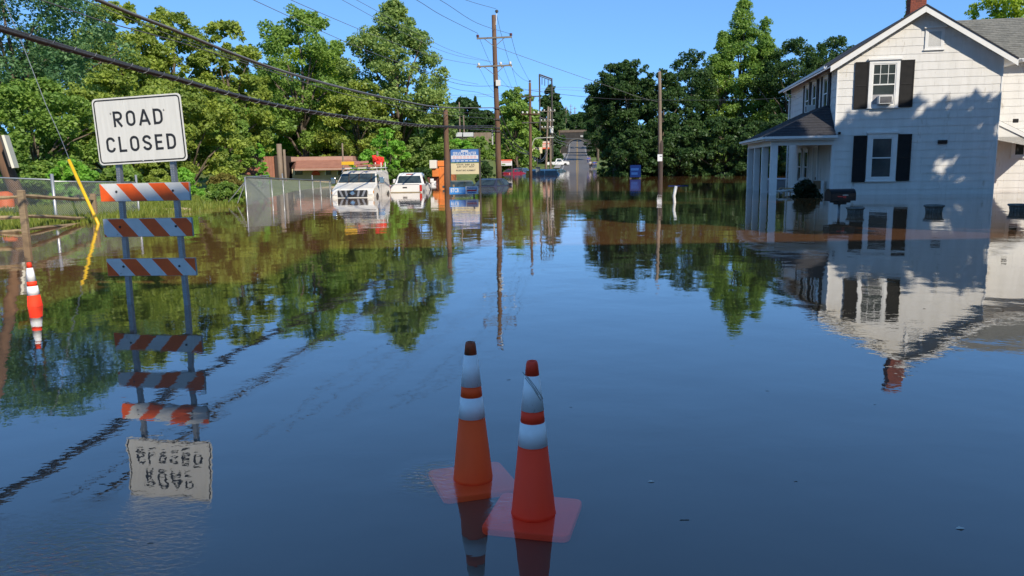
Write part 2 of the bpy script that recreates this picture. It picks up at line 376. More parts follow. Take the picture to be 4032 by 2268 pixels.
def tree(name, label, cat, base, h, rad, mt, n=7000, leaf=0.3, lo=0.2, shape='round', seed=1, group=None, clumps=60, lean=(0, 0), trunk=None, gap=1.0, flat=0.5, barkm=None, crown_name='crown', stems=True):
    rg = np.random.default_rng(seed); r_ = random.Random(seed)
    t = thing(name, label, cat, base, 0, group)
    tr_ = trunk or h * 0.016 + 0.04
    n = int(n * 2.2); leaf = leaf * .55
    z0 = lo * h
    cen = []; crad = []
    tries = 0
    clumps = int(clumps * 2.6)
    while len(cen) < clumps and tries < 5000:
        tries += 1
        f = r_.random() ** 0.85; z = z0 + (h - z0) * f
        if shape == 'round': env = math.sqrt(max(0, 1 - (2 * f - .86) ** 2 / 1.3)) if f < .43 else math.sqrt(max(0.0, 1 - ((f - .43) / .585) ** 2))
        elif shape == 'poplar': env = (0.55 + 0.45 * math.sin(math.pi * min(1, f * 1.1))) * (1 if f < .6 else max(0.1, 1 - ((f - .6) / .42) ** 1.6))
        elif shape == 'cone': env = max(0.04, 1 - f)
        elif shape == 'bush': env = math.sqrt(max(0, 1 - f * f))
        else: env = 0.75 + .25 * math.sin(6 * f)
        rr = rad * env * math.sqrt(r_.random() * .75 + .25 if r_.random() < .8 else r_.random() * .3)
        a = r_.random() * 6.283
        wob = 1 + .22 * math.sin(3 * a + seed) * math.sin(5 * f + seed)
        cen.append((rr * wob * math.cos(a) + lean[0] * f, rr * wob * math.sin(a) + lean[1] * f, z))
        crad.append((0.05 + .14 * r_.random() ** 1.5) * (rad + h * .25) * gap * (0.72 if f > .85 else 1))
    cen = np.array(cen); crad = np.array(crad)
    V, F, ti = leaves(rg, cen, crad, n, leaf, flat)
    keep = V.reshape(-1, 4, 3)[:, :, 2].min(1) > 0.02
    V = V.reshape(-1, 4, 3)[keep].reshape(-1, 3); F = np.arange(len(V)).reshape(-1, 4); ti = ti[keep]
    me = nmesh(crown_name, V, F, mt, ti); o = bpy.data.objects.new(crown_name, me); COL.objects.link(o); o.parent = t
    if stems:
        mb = MB(); k = 7; pts = []
        for i in range(k + 1):
            f = i / k; pts.append((lean[0] * f * .9 + r_.uniform(-.02, .02) * h * f, lean[1] * f * .9 + r_.uniform(-.02, .02) * h * f, -1.0 + (h * .86 + 1.0) * f))
        mb.tube(pts, [tr_ * (1.25 - 1.1 * i / k) for i in range(k + 1)], 8)
        order = np.argsort(-crad)[:14]
        for i in order:
            c = Vector(cen[i]); f0 = max(.12, min(.85, (c.z / h) * r_.uniform(.45, .75)))
            q = f0 * k; i0 = min(k - 1, int(q)); p0 = Vector(pts[i0]).lerp(Vector(pts[i0 + 1]), q - i0)
            mid = p0.lerp(c, .5) + Vector((0, 0, .05 * h)); r0 = tr_ * (.75 - .6 * f0)
            mb.tube([p0, mid, c], [r0, r0 * .6, r0 * .2], 5)
        mb.build('trunk', barkm or bark, t, smooth=True)
    return t
GR = {
 'olive': leafmat('leaf_olive', (0.177, 0.259, 0.056), (0.412, 0.492, 0.089)),
 'dark': leafmat('leaf_dark', (0.038, 0.087, 0.029), (0.096, 0.166, 0.045)),
 'locust': leafmat('leaf_locust', (0.098, 0.210, 0.104), (0.205, 0.344, 0.135)),
 'yellow': leafmat('leaf_yellowgreen', (0.213, 0.333, 0.040), (0.426, 0.545, 0.066)),
 'bright': leafmat('leaf_bright', (0.162, 0.368, 0.054), (0.345, 0.639, 0.094)),
 'mid': leafmat('leaf_mid', (0.141, 0.259, 0.056), (0.307, 0.443, 0.089)),
 'poplar': leafmat('leaf_poplar', (0.141, 0.246, 0.072), (0.354, 0.455, 0.128)),
 'box': leafmat('leaf_boxwood', (.010, .018, .007), (.022, .036, .013), .2),
 'rust': leafmat('leaf_rust', (0.178, 0.142, 0.044), (0.283, 0.282, 0.066)),
}
def onland(px, Y):
    x = XY(px, Y); return (x, Y, max(-0.9, hz(x, Y)))
def pxtree(name, label, px, top, halfw, Y, kind, **kw):
    b = onland(px, Y); topz = A(px, top, Y).z; h = topz - b[2]
    rad = halfw * K / FPX * Y * 1.18
    return tree(name, label, kw.pop('cat', 'tree'), b, h, rad, GR[kind], **kw)
LG = 'trees on the bank behind the flooded yard'
T1 = [
 # name, label, column, top row, half width, depth, leaf, options
 ('locust_tree', 'tall dark blue-green locust tree with feathery airy crown above the chain-link fence', 60, -95, 190, 44, 'locust', dict(n=15000, leaf=.20, lo=.28, clumps=80, gap=.8, seed=11, flat=.9)),
 ('sycamore_tree', 'olive green tree with a narrow pointed top beside the feathery locust', 325, 15, 95, 56, 'olive', dict(n=11000, leaf=.27, lo=.12, clumps=70, gap=.72, seed=12)),
 ('sycamore_tree', 'olive green tree with a rounded top behind the road closed sign', 455, 22, 85, 60, 'olive', dict(n=11000, leaf=.27, lo=.12, clumps=70, gap=.72, seed=13)),
 ('sycamore_tree', 'lower olive green tree with a broken ragged top next to the gap of sky', 590, 62, 80, 60, 'olive', dict(n=9500, leaf=.27, lo=.12, clumps=64, gap=.7, seed=14)),
 ('maple_tree', 'bluish green tree rising behind the yellow-green dome shaped tree', 770, 28, 95, 72, 'mid', dict(n=9500, leaf=.30, lo=.2, clumps=64, gap=.75, seed=15)),
 ('maple_tree', 'yellow-green dome shaped tree above the brown roofed building', 775, 132, 120, 80, 'yellow', dict(n=12000, leaf=.27, lo=.10, clumps=80, gap=.75, seed=16)),
 ('poplar_tree', 'tallest broad grey-green poplar beside the power line', 1005, 5, 118, 74, 'poplar', dict(n=17000, leaf=.30, lo=.10, clumps=110, gap=.62, seed=17, shape='poplar')),
 ('maple_tree', 'dull olive tree under the cables left of the tall poplar', 905, 205, 80, 70, 'olive', dict(n=8000, leaf=.27, lo=.05, clumps=60, gap=.8, seed=18)),
 ('maple_tree', 'green tree filling the gap between the ragged olive tree and the yellow dome', 655, 190, 90, 76, 'bright', dict(n=9000, leaf=.25, lo=.05, clumps=60, gap=.8, seed=19)),
 ('maple_tree', 'dark olive tree standing below the tall poplar by the short pole', 1055, 265, 75, 76, 'mid', dict(n=8000, leaf=.27, lo=.03, clumps=60, gap=.8, seed=20)),
 ('young_tree', 'young light green tree with drooping leaves right behind the chain-link fence', 90, 205, 150, 32, 'mid', dict(n=14000, leaf=.16, lo=.04, clumps=80, gap=.7, seed=21, flat=.8)),
 ('young_tree', 'pale green leafy young tree beside the white sign board', 300, 190, 130, 36, 'olive', dict(n=13000, leaf=.17, lo=.04, clumps=80, gap=.7, seed=22, flat=.8)),
 ('young_tree', 'dense green young tree overhanging the fence behind the barricade', 475, 205, 120, 40, 'olive', dict(n=12000, leaf=.19, lo=.04, clumps=70, gap=.75, seed=23)),
 ('young_tree', 'shadowy green young tree between the barricade and the brown building', 560, 250, 60, 48, 'mid', dict(n=10000, leaf=.2, lo=.03, clumps=60, gap=.78, seed=24)),
 ('young_tree', 'bright green slender tree behind the white pickup', 975, 325, 38, 62, 'bright', dict(n=5000, leaf=.22, lo=.03, clumps=36, gap=.8, seed=25)),
 ('young_tree', 'small dark evergreen with glossy leaves left of the pickup roof', 930, 380, 40, 60, 'bright', dict(n=3600, leaf=.2, lo=.02, clumps=30, gap=.9, seed=26)),
 ('maple_tree', 'dark tree mass at the back between locust and olive trees', 215, 110, 150, 74, 'dark', dict(n=11000, leaf=.33, lo=.1, clumps=70, gap=.85, seed=27)),
 ('maple_tree', 'dark background tree between the ragged olive tree and poplar', 850, 150, 70, 84, 'rust', dict(n=6000, leaf=.33, lo=.1, clumps=50, gap=.85, seed=28)),
 ('maple_tree', 'deep green background tree behind the brown roof', 700, 215, 120, 82, 'dark', dict(n=9000, leaf=.34, lo=.02, clumps=70, gap=.9, seed=29)),
 ('maple_tree', 'deep green background tree behind the work van', 880, 260, 110, 86, 'dark', dict(n=9000, leaf=.34, lo=.02, clumps=70, gap=.9, seed=30)),
 ('maple_tree', 'deep green background tree behind the road closed sign', 420, 190, 130, 76, 'dark', dict(n=9000, leaf=.34, lo=.02, clumps=70, gap=.9, seed=34)),
]
for nm, lb, px, top, hw, Y, kd, kw in T1: pxtree(nm, lb, px, top, hw, Y, kd, group=LG, **kw)
# bank of shrubs: bearing column, top row, half width, depth
SG = 'shrubs along the edge of the flood'
for i, (lb, px, top, hw, Y, kd) in enumerate([
 ('low shrub with reddish leaves at the left end of the grey mesh fence', 560, 440, 40, 38, 'rust'),
 ('low leafy shrub growing at the waterline beside the mesh fence', 560, 462, 45, 32, 'mid'),
 ('rounded bright shrub at the foot of the trees behind the barricade rails', 455, 425, 40, 34, 'bright'),
 ('shrub between the van and the pickup', 985, 428, 45, 56, 'mid'),
 ('dark shrub behind the pickup cab', 1060, 425, 40, 66, 'dark'),
 ('ivy covered mound left of the service sign', 1150, 352, 45, 96, 'bright'),
 ('ivy covered mound behind the service sign', 1205, 346, 55, 100, 'mid'),
 ('dark shrub standing in water right of the service sign', 1222, 408, 24, 62, 'dark'),
 ('shrub behind the chain-link fence beside the leaning pole', 40, 410, 70, 28, 'mid'),
 ('shrub behind the chain-link fence at the yellow pipe', 180, 405, 60, 29, 'bright'),
 ('shrub behind the fence between yellow pipe and barricade', 300, 415, 55, 31, 'mid'),
 ('brushy shrub at the end of the chain-link fence', 395, 430, 50, 32, 'olive'),
]):
    pxtree('shrub', lb, px, top, hw, Y, kd, cat='shrub', n=3600, leaf=.11 + Y * .0018, lo=.0, clumps=34, gap=.75, seed=60 + i, shape='bush', group=SG)
vine = pxtree('vine_covered_post', 'bright green vine climbing a thin post left of the brown building', 657, 362, 12, 47, 'bright', cat='vine', n=1600, leaf=.16, lo=.0, clumps=26, gap=.6, seed=90, shape='col', trunk=.05)

# far wood on both sides of the hill road
def far_wood():
    rg = np.random.default_rng(77); cs = []; rs_ = []
    for i in range(420):
        s = rg.uniform(325, 620); o = rg.choice([-1, 1]) * (9 + rg.random() ** 1.5 * 110); p = RU * s + RN * o; z = hz(p.x, p.y)
        hgt = rg.uniform(6, 11)
        for k in range(3): cs.append((p.x + rg.normal() * 2, p.y + rg.normal() * 2, z + hgt * (.25 + .3 * k))); rs_.append(rg.uniform(2.2, 3.6))
    V, F, ti = leaves(rg, np.array(cs), np.array(rs_), 42000, 1.25, .5)
    o = bpy.data.objects.new('far_wood', nmesh('far_wood', V, F, GR['dark'], ti)); COL.objects.link(o); tag(o, kind='stuff')
far_wood()
# beyond, around the road and the bridge
CG = 'trees on the hill beyond the flood'
for i, (lb, px, top, hw, Y, kd, nn) in enumerate([
 ('round olive tree beside the second utility pole above the lawn', 1300, 225, 48, 150, 'mid', 7000),
 ('tall dark tree behind the steel frame tower', 1385, 215, 26, 215, 'dark', 5000),
 ('broad green tree behind the lawn and red topped sign', 1290, 300, 60, 205, 'mid', 6500),
 ('tree with brown tinge on the slope under the steel frame tower', 1345, 285, 40, 225, 'rust', 5000),
 ('dark tree beside the bridge abutment on the lawn side', 1374, 312, 26, 262, 'dark', 4500),
 ('leafy tree over the railway bank on the lawn side', 1352, 325, 34, 285, 'mid', 4500),
 ('distant green tree on the hill left of the far road', 1400, 312, 22, 345, 'mid', 3500),
 ('distant dark tree on the hill behind the main utility pole', 1170, 248, 40, 190, 'dark', 5000),
 ('distant dark tree on the hill above the white trailers', 1130, 262, 40, 180, 'dark', 5000),
 ('distant tree on the hill right of the main utility pole', 1222, 280, 30, 185, 'dark', 4000),
 ('shadowy tree overhanging the bridge arch from the right bank', 1510, 300, 30, 262, 'dark', 5000),
 ('dark tree lining the far road beyond the bridge', 1462, 285, 28, 380, 'dark', 4500),
 ('dark tree lining the far road high on the hill', 1470, 300, 24, 470, 'dark', 3500),
]):
    pxtree('hillside_tree', lb, px, top, hw, Y, kd, n=nn, leaf=.0042 * Y, lo=.0 if i != 0 else .05, clumps=60, gap=.78, seed=100 + i, group=CG)
pxtree('conifer_tree', 'small pointed conifer on the hill left of the main utility pole', 1199, 243, 17, 170, 'dark', n=3000, leaf=.5, lo=.0, clumps=60, gap=.45, seed=120, shape='cone')

RG_ = 'trees standing in the water on the house side'  # dark leaf colour imitates the deep shade on the lower trees here
for i, (lb, px, top, hw, Y, kd, nn, sh) in enumerate([
 ('rounded green tree at the corner of the flooded road', 1548, 165, 58, 88, 'dark', 11000, 'round'),
 ('full green tree left of the bare utility pole', 1585, 152, 70, 86, 'dark', 12000, 'round'),
 ('dense green tree directly behind the bare utility pole', 1665, 175, 70, 84, 'dark', 12000, 'round'),
 ('green tree with loose top between the bare pole and the tall poplar', 1735, 132, 62, 90, 'dark', 10000, 'round'),
 ('tall pointed green poplar rising highest behind the flooded trees', 1860, 2, 66, 92, 'mid', 14000, 'poplar'),
 ('lower poplar spire leaning against the highest poplar on the house side', 1912, 42, 42, 91, 'mid', 9000, 'poplar'),
 ('short poplar spire against the highest poplar on the road side', 1808, 85, 42, 91, 'mid', 9000, 'poplar'),
 ('dark leafy tree left of the tall pointed poplar', 1795, 165, 58, 96, 'dark', 9000, 'round'),
 ('dark leafy tree right of the tall pointed poplar', 1925, 130, 58, 97, 'dark', 9000, 'round'),
 ('dark leafy tree above the porch roof', 2050, 112, 58, 94, 'dark', 9000, 'round'),
 ('dark green tree between the tall poplar and the house', 1985, 105, 90, 88, 'dark', 12000, 'round'),
 ('dark green tree with an even top behind the house porch', 2110, 98, 90, 86, 'dark', 12000, 'round'),
 ('dark tree reaching over the road edge from the house side', 1504, 235, 30, 225, 'dark', 7000, 'round'),
 ('low dark tree at the water edge beside the group of people', 1572, 335, 42, 100, 'dark', 7000, 'round'),
 ('dark tree standing in shade behind the blue banner', 1600, 330, 70, 80, 'dark', 8000, 'round'),
 ('dark tree standing in shade left of the porch', 1820, 300, 90, 78, 'dark', 9000, 'round'),
 ('dark tree standing in shade behind the porch columns', 1960, 290, 80, 74, 'dark', 9000, 'round'),
 ('dark tree standing in shade between pole and white pipe', 1710, 320, 70, 79, 'dark', 8000, 'round'),
 ('bright yellowish tree behind the chimney and right wing', 2480, -20, 100, 66, 'yellow', 12000, 'round'),
 ('slender pale tree left of the chimney', 2268, -8, 40, 72, 'mid', 3800, 'poplar'),
 ('dark tree behind the house seen through the porch', 2060, 300, 70, 70, 'dark', 8000, 'round'),
]):
    pxtree('flooded_tree', lb, px, top, hw, Y, kd, n=nn, leaf=.28 if sh == 'round' else .27, lo=(.3 if i in (0, 12) else .0) if sh == 'round' else .1, clumps=80, gap=.68, seed=140 + i, shape=sh, group=RG_)
# ---------------------------------------------------------------- unseen building and trees added to cast shade
fill_wallm = mat('stucco_white', (.78, .76, .72), .9, (.72, .70, .66), 2)  # kept white so the unseen walls bounce fill light forward
def shade_building(name, label, x0, x1, y0, y1, h):  # added block, out of view, with invented windows; shades the foreground
    t = thing(name, label, 'building', ((x0 + x1) / 2, (y0 + y1) / 2, 0))
    a, b = (x1 - x0) / 2, (y1 - y0) / 2
    B((-a, -b, -1), (a, b, h - .4)).build('wall', fill_wallm, t)
    B((-a - .15, -b - .15, h - .398), (a + .15, b + .15, h)).build('cornice', mat('stone_trim', (.45, .42, .38), .9), t)
    wm = mat('dark_glass', (.02, .025, .03), .1)
    for s in range(int(h // 3.2)):
        for k in range(int((x1 - x0) // 2.6)):
            B((-a + .8 + k * 2.6, b - .02, .6 + s * 3.2), (-a + 2.1 + k * 2.6, b + .02, 2.4 + s * 3.2)).build('window', wm, t)
    return t
shade_building('stucco_building', 'tall white stucco building standing behind the photographer', 8.2, 21, -12, -4.3, 14.6)
shade_building('stucco_building', 'lower white stucco wing standing behind the photographer', 4.2, 8.1, -12, -5.0, 11.9)
# unseen trees added on the house side to shade water and house
for i, (x, y, h, rad, lo) in enumerate([(15.0, 8.4, 13.6, 4.2, .68), (19.2, 11.6, 11.0, 4.2, .6), (22.8, 4.4, 29, 3.8, .82), (25.0, 17.6, 14.9, 3.7, .2), (21.7, 15.2, 15.3, 3.3, .3), (23.5, 16.3, 15.4, 3.3, .3), (19.9, 16.2, 17.2, 2.5, .35)]):
    tree('shade_tree', ['broad high-crowned shade tree across the road from the mailbox', 'high-crowned shade tree beside the yard of the white house', 'tallest shade tree with a very high crown beside the stucco building', 'wide leafy shade tree closest to the white house', 'leafy shade tree farthest from the white house wall', 'slender shade tree between the two leafy shade trees', 'narrow shade tree standing across from the porch'][i],
         'tree', (x, y, -.6), h, rad, GR['mid'], n=6000, leaf=.55, lo=lo, clumps=50, gap=.8, seed=200 + i, group='shade trees beside the white house')

# ---------------------------------------------------------------- white house
white = mat('house_white', (.76, .75, .72), .75, (.70, .69, .66), 1.6)
trim = mat('trim_white', (.80, .80, .79), .5, (.74, .74, .73), 3)
shing_m = mat('siding_shingle', (.78, .765, .74), .8, (.70, .685, .655), 1.1, .25, 40, stretch=(3, 3, .4), spots=((.52, .48, .42), .9, .60, (2.2, 2.2, .5)))
black = mat('shutter_black', (.010, .010, .011), .6, (.016, .015, .016), 6, spec=.25)
glass = mat('window_glass', (.035, .045, .05), .06, (.06, .075, .075), 1.5, spec=.8)
roofm = mat('roof_shingle', (.026, .027, .034), .95, (.045, .044, .05), 12)
roofg = mat('roof_shingle_grey', (.16, .16, .14), .95, (.23, .22, .19), 10)
P0 = G(2093, 490); P1 = G(2487, 489)
HA = math.atan2(P1.y - P0.y, P1.x - P0.x); HW = (P1 - P0).length
HA = -R(10.5)
ax = Vector((math.cos(HA), math.sin(HA), 0)); av = Vector((-math.sin(HA), math.cos(HA), 0))
HW = 6.1
house = thing('white_house', 'white two-storey house with black shutters and side porch standing in floodwater', 'house', P0, HA)
HM = Matrix.Translation(P0) @ Matrix.Rotation(HA, 4, 'Z'); HI = HM.inverted()
def wu(x, y, v=0.0):                    # photograph point on a plane parallel to the gable, v metres behind it -> (u, z)
    q = HI @ onplane(x, y, P0 + av * v, av); return q.x, q.z
def su(x, y, u=0.0):                    # photograph point on the side wall plane at u -> (v, z)
    q = HI @ onplane(x, y, P0 + ax * u, ax); return q.y, q.z
EZ = wu(2104, 160)[1]; APZ = wu(2317, 15, -.3)[1] - .12; HD = 11.2
mid_u = HW / 2; slope = (APZ - EZ) / mid_u
print('house', P0, HW, 'eave', EZ, 'apex', APZ)
wall = MB().add([(0, 0, -1), (HW, 0, -1), (HW, HD, -1), (0, HD, -1), (0, 0, EZ), (HW, 0, EZ), (HW, HD, EZ), (0, HD, EZ), (mid_u, 0, APZ - .06), (mid_u, HD, APZ - .06)],
   [(0, 1, 5, 8, 4), (1, 2, 6, 5), (2, 3, 7, 9, 6), (3, 0, 4, 7)]).build('wall', white, house)
def clip(poly, nx, nz, c):              # keep nx*u + nz*z <= c
    out = []
    for i in range(len(poly)):
        a, b = poly[i], poly[(i + 1) % len(poly)]
        da = nx * a[0] + nz * a[1] - c; db = nx * b[0] + nz * b[1] - c
        if da <= 0: out.append(a)
        if (da < 0 < db) or (db < 0 < da):
            t = da / (da - db); out.append((a[0] + (b[0] - a[0]) * t, a[1] + (b[1] - a[1]) * t))
    return out
EXP = 0.315
def shingle(poly, M, wavy):
    # slab whose lower edge stands proud, upper edge tucked under the next course
    mb = MB(); z0 = min(p[1] for p in poly); z1 = max(p[1] for p in poly)
    fr = [M @ Vector((p[0], p[1], 0.004 + 0.013 * (1 - (p[1] - z0) / max(.05, z1 - z0)))) for p in poly]
    bk = [M @ Vector((p[0], p[1], 0.0015)) for p in poly]; n = len(poly)
    mb.add(fr + bk, [tuple(range(n))] + [(i, n + i, n + (i + 1) % n, (i + 1) % n) for i in range(n)])
    return mb
def courses(w_, h_, z0, width=.61, seed=0):
    r_ = random.Random(seed); out = []; z = z0; k = 0
    while z < h_:
        u = -r_.choice([0, .3, .15, .45]) if k % 2 else -r_.choice([.3, .0, .5])
        while u < w_:
            a, b = max(0, u + .002), min(w_, u + width - .002)
            if b - a > .05:
                mz = min(EXP - .001, h_ - z)
                p = [(a, z + r_.uniform(0, .003))]
                for q in (.25, .5, .75): p.append((a + (b - a) * q, z + .006 * math.sin(9 * q + k) + r_.uniform(0, .004)))
                p += [(b, z + r_.uniform(0, .003)), (b, z + mz), (a, z + mz)]
                out.append(p)
            u += width
        z += EXP; k += 1
    return out
# gable wall: local u along +x, z up, proud towards -v
MG = Matrix(((1, 0, 0, 0), (0, 0, -1, 0), (0, 1, 0, 0), (0, 0, 0, 1)))
for p in courses(HW, APZ, -.11, seed=3):
    p = clip(p, -slope, 1, EZ); p = clip(p, slope, 1, EZ + slope * HW)
    if len(p) >= 3 and max(q[1] for q in p) - min(q[1] for q in p) > .03:
        shingle(p, MG, 0).build('shingle', shing_m, wall)
# side wall (porch side), proud towards -u
MS = Matrix(((0, 0, -1, 0), (1, 0, 0, 0), (0, 1, 0, 0), (0, 0, 0, 1)))
mb = MB()
for p in courses(HD, EZ - .02, -.11, seed=4):
    q = shingle(p, MS, 0); mb.add(q.v, q.f)
tag(mb.build('side_shingles', shing_m, wall), kind='stuff')
B((-.03, -.03, -.5), (.015, .015, EZ - .05)).build('corner_trim', trim, house); B((HW - .015, -.03, -.5), (HW + .03, .015, EZ - .05)).build('corner_trim', trim, house)
# roof with rake boards, gutter
OVF, OVS = .42, .38
rf = MB(); th = .10
def slab(mb, u0, z0, u1, z1, v0, v1, t_):
    mb.add([(u0, v0, z0), (u1, v0, z1), (u1, v1, z1), (u0, v1, z0), (u0, v0, z0 - t_), (u1, v0, z1 - t_), (u1, v1, z1 - t_), (u0, v1, z0 - t_)],
           [(0, 1, 2, 3), (7, 6, 5, 4), (0, 4, 5, 1), (1, 5, 6, 2), (2, 6, 7, 3), (3, 7, 4, 0)])
slab(rf, -OVS, EZ - slope * OVS + .17, mid_u, APZ + .17, -OVF - .03, HD + .4, .05); slab(rf, mid_u, APZ + .17, HW + OVS, EZ - slope * OVS + .17, -OVF - .03, HD + .4, .05)
roof = rf.build('roof', roofm, house)
sf = MB(); slab(sf, -OVS, EZ - slope * OVS + .115, mid_u, APZ + .115, -OVF + .03, HD + .35, .06); slab(sf, mid_u, APZ + .115, HW + OVS, EZ - slope * OVS + .115, -OVF + .03, HD + .35, .06)
sf.build('soffit', trim, house)
for s in (0, 1):
    rk = MB()
    if s == 0: slab(rk, -OVS, EZ - slope * OVS + .112, mid_u - .001, APZ + .112, -OVF, -OVF + .028, .24)
    else: slab(rk, mid_u + .001, APZ + .112, HW + OVS, EZ - slope * OVS + .112, -OVF, -OVF + .028, .24)
    rk.build('rake_board', trim, house)
def gutter(p, q, parent, name='gutter'):
    M = MB(); d = (Vector(q) - Vector(p)); n = Vector((d.y, -d.x, 0)).normalized()
    prof = [(0, 0), (.02, -.07), (.05, -.11), (.12, -.11), (.12, -.01), (.10, -.01), (.10, -.09), (.05, -.09)]
    a = [Vector(p) + n * x + Vector((0, 0, z)) for x, z in prof]; b = [Vector(q) + n * x + Vector((0, 0, z)) for x, z in prof]; k = len(prof)
    M.add(a + b, [(i, (i + 1) % k, k + (i + 1) % k, k + i) for i in range(k)] + [tuple(range(k)), tuple(range(2 * k - 1, k - 1, -1))])
    return M.build(name, trim, parent)
gz = EZ - slope * OVS + .13
gutter((-OVS - .13, HD + .3, gz), (-OVS - .13, -OVF + .02, gz), house); gutter((HW + OVS + .13, -OVF + .02, gz), (HW + OVS + .13, HD + .3, gz), house)
T([(-OVS + .05, HD - .15, gz - .1), (-.1, HD - .1, gz - .42), (-.09, HD - .1, -.5)], .045).build('downspout', trim, house)
# chimney of single bricks
cu, cv = mid_u + .45, 2.4
ch = B((cu - .30, cv - .28, APZ - .6), (cu + .30, cv + .28, APZ + 1.6)).build('chimney', mat('mortar', (.42, .38, .34), .95), roof)
bk = [mat('brick_red', (.30, .085, .05), .9, (.22, .06, .04), 9), mat('brick_dark', (.2, .06, .04), .9, (.15, .05, .035), 9)]
r_ = random.Random(5); bm_ = MB()
for k in range(28):
    z = APZ - .5 + k * .075
    for j in range(-1, 3):
        u = cu - .31 + j * .21 + (k % 2) * .105
        a, b = max(cu - .312, u), min(cu + .312, u + .2)
        if b - a > .03: bm_.mi = r_.choice([0, 0, 1]); bm_.box((a, cv - .292, z), (b, cv - .2801, z + .065))
        v = cv - .29 + j * .21 + (k % 2) * .105; a, b = max(cv - .28, v), min(cv + .29, v + .2)
        if b - a > .03: bm_.mi = r_.choice([0, 0, 1]); bm_.box((cu - .312, a, z), (cu - .3001, b, z + .065)); bm_.box((cu + .3001, a, z), (cu + .312, b, z + .065))
tag(bm_.build('chimney_bricks', bk, roof), kind='stuff')

# windows: built facing -y in a local frame (u, out towards -y, z)
def window(parent, M, w_, h_, cas=.13, cap=True, lites=(1, 1), sash=True, name='window', sill=True):
    """M maps local (u, out, z) with the opening's lower left corner at 0"""
    f = MB(); 
    f.box((-cas, -.045, -.0), (-.001, 0, h_)); f.box((w_ + .001, -.045, 0), (w_ + cas, 0, h_)); f.box((-cas, -.045, h_ + .001), (w_ + cas, 0, h_ + cas))
    f.box((-cas, -.05, -cas * .7), (w_ + cas, 0, -.001))
    win = f.build(name, trim, parent); win.matrix_local = M
    if cap: B((-cas - .06, -.10, h_ + cas + .002), (w_ + cas + .06, 0, h_ + cas + .07)).build('cap_moulding', trim, win)
    if sill: B((-cas - .03, -.075, -cas * .7 - .035), (w_ + cas + .03, 0, -cas * .7 - .001)).build('sill', trim, win)
    B((.001, -.010, .001), (w_ - .001, -.004, h_ - .001)).build('pane', glass, win)
    s = MB(); t_ = .045
    s.box((0.002, -.03, 0.002), (t_, -.011, h_ - .002)); s.box((w_ - t_, -.03, .002), (w_ - .002, -.011, h_ - .002)); s.box((t_, -.03, .002), (w_ - t_, -.011, t_)); s.box((t_, -.03, h_ - t_), (w_ - t_, -.011, h_ - .002))
    if sash: s.box((t_, -.032, h_ * .5 - .025), (w_ - t_, -.011, h_ * .5 + .025))
    s.build('sash', trim, win)
    if lites != (1, 1):
        g = MB(); nx, nz = lites; zz0 = h_ * .5
        for i in range(1, nx): g.box((w_ * i / nx - .011, -.022, zz0), (w_ * i / nx + .011, -.011, h_ - t_))
        for i in range(1, nz): g.box((t_, -.023, zz0 + (h_ - zz0) * i / nz - .011), (w_ - t_, -.0111, zz0 + (h_ - zz0) * i / nz + .011))
        g.build('muntin', trim, win)
    return win
def shutter(parent, M, w_, h_):
    f = MB(); b = .05
    f.box((0, -.045, 0), (b, -.02, h_)); f.box((w_ - b, -.045, 0), (w_, -.02, h_))
    for z in (0, h_ * .48, h_ - b): f.box((b + .0005, -.045, z), (w_ - b - .0005, -.02, z + b))
    f.box((.005, -.022, .005), (w_ - .005, -.0205, h_ - .005))
    s = f.build('shutter', black, parent); s.matrix_local = M
    n = int(h_ / .045); l = MB()
    for i in range(n):
        z = b + (h_ - 2 * b) * (i + .5) / n
        l.add([(b, -.026, z + .02), (w_ - b, -.026, z + .02), (w_ - b, -.043, z - .012), (b, -.043, z - .012), (b, -.024, z + .016), (w_ - b, -.024, z + .016), (w_ - b, -.038, z - .016), (b, -.038, z - .016)],
              [(0, 3, 2, 1), (4, 5, 6, 7), (3, 7, 6, 2), (0, 4, 7, 3), (1, 2, 6, 5)])
    l.build('louvre', black, s)
    return s
def gablewin(x0, y0, x1, y1, cas=.13, **kw):   # photo box of the casing outside
    (ua, za), (ub, zb) = wu(x0, y1), wu(x1, y0); w_, h_ = ub - ua - 2 * cas, zb - za - 1.7 * cas
    return window(house, Matrix.Translation((ua + cas, -.018, za + cas * .7)), w_, h_, cas, **kw), ua, ub, za, zb
W1, ua, ub, za, zb = gablewin(2181, 150, 2265, 272, lites=(3, 2))
sw = .52
shutter(house, Matrix.Translation((ua - sw - .02, -.018, za - .02)), sw, zb - za - .02); shutter(house, Matrix.Translation((ub + .02, -.018, za)), sw, zb - za - .02)
# air conditioner in the upper window
aw = ub - ua
acm = mat('ac_plastic', (.72, .72, .70), .5, (.66, .66, .63), 4); grm = mat('ac_grille', (.10, .10, .11), .6)
def airc(parent, M, w_=.52, h_=.33, d_=.3):
    t = B((0, -d_, 0), (w_, 0, h_)).build('air_conditioner', acm, parent, bevel=.012); t.matrix_local = M
    g = MB(); g.box((.04, -d_ - .004, .04), (w_ - .04, -d_ + .01, h_ - .04)); g.build('grille', grm, t)
    l = MB()
    for i in range(9): l.box((.05, -d_ - .012, .05 + i * (h_ - .1) / 9), (w_ - .05, -d_ - .0045, .062 + i * (h_ - .1) / 9))
    l.build('grille_fin', mat('ac_fin', (.2, .2, .21), .5), t)
    return t
airc(house, Matrix.Translation(((ua + ub) / 2 - .22, -.02, za + .13)))
B((ua + .14, -.034, za + .10), (ub - .14, -.0295, za + .52)).build('filler_panel', mat('ac_filler', (.32, .31, .32), .6), house)
W2, ua, ub, za, zb = gablewin(2176, 335, 2258, 455, cas=.17)
shutter(house, Matrix.Translation((ua - sw - .02, -.018, za - .05)), sw, zb - za - .02); shutter(house, Matrix.Translation((ub + .02, -.018, za - .02)), sw, zb - za - .02)
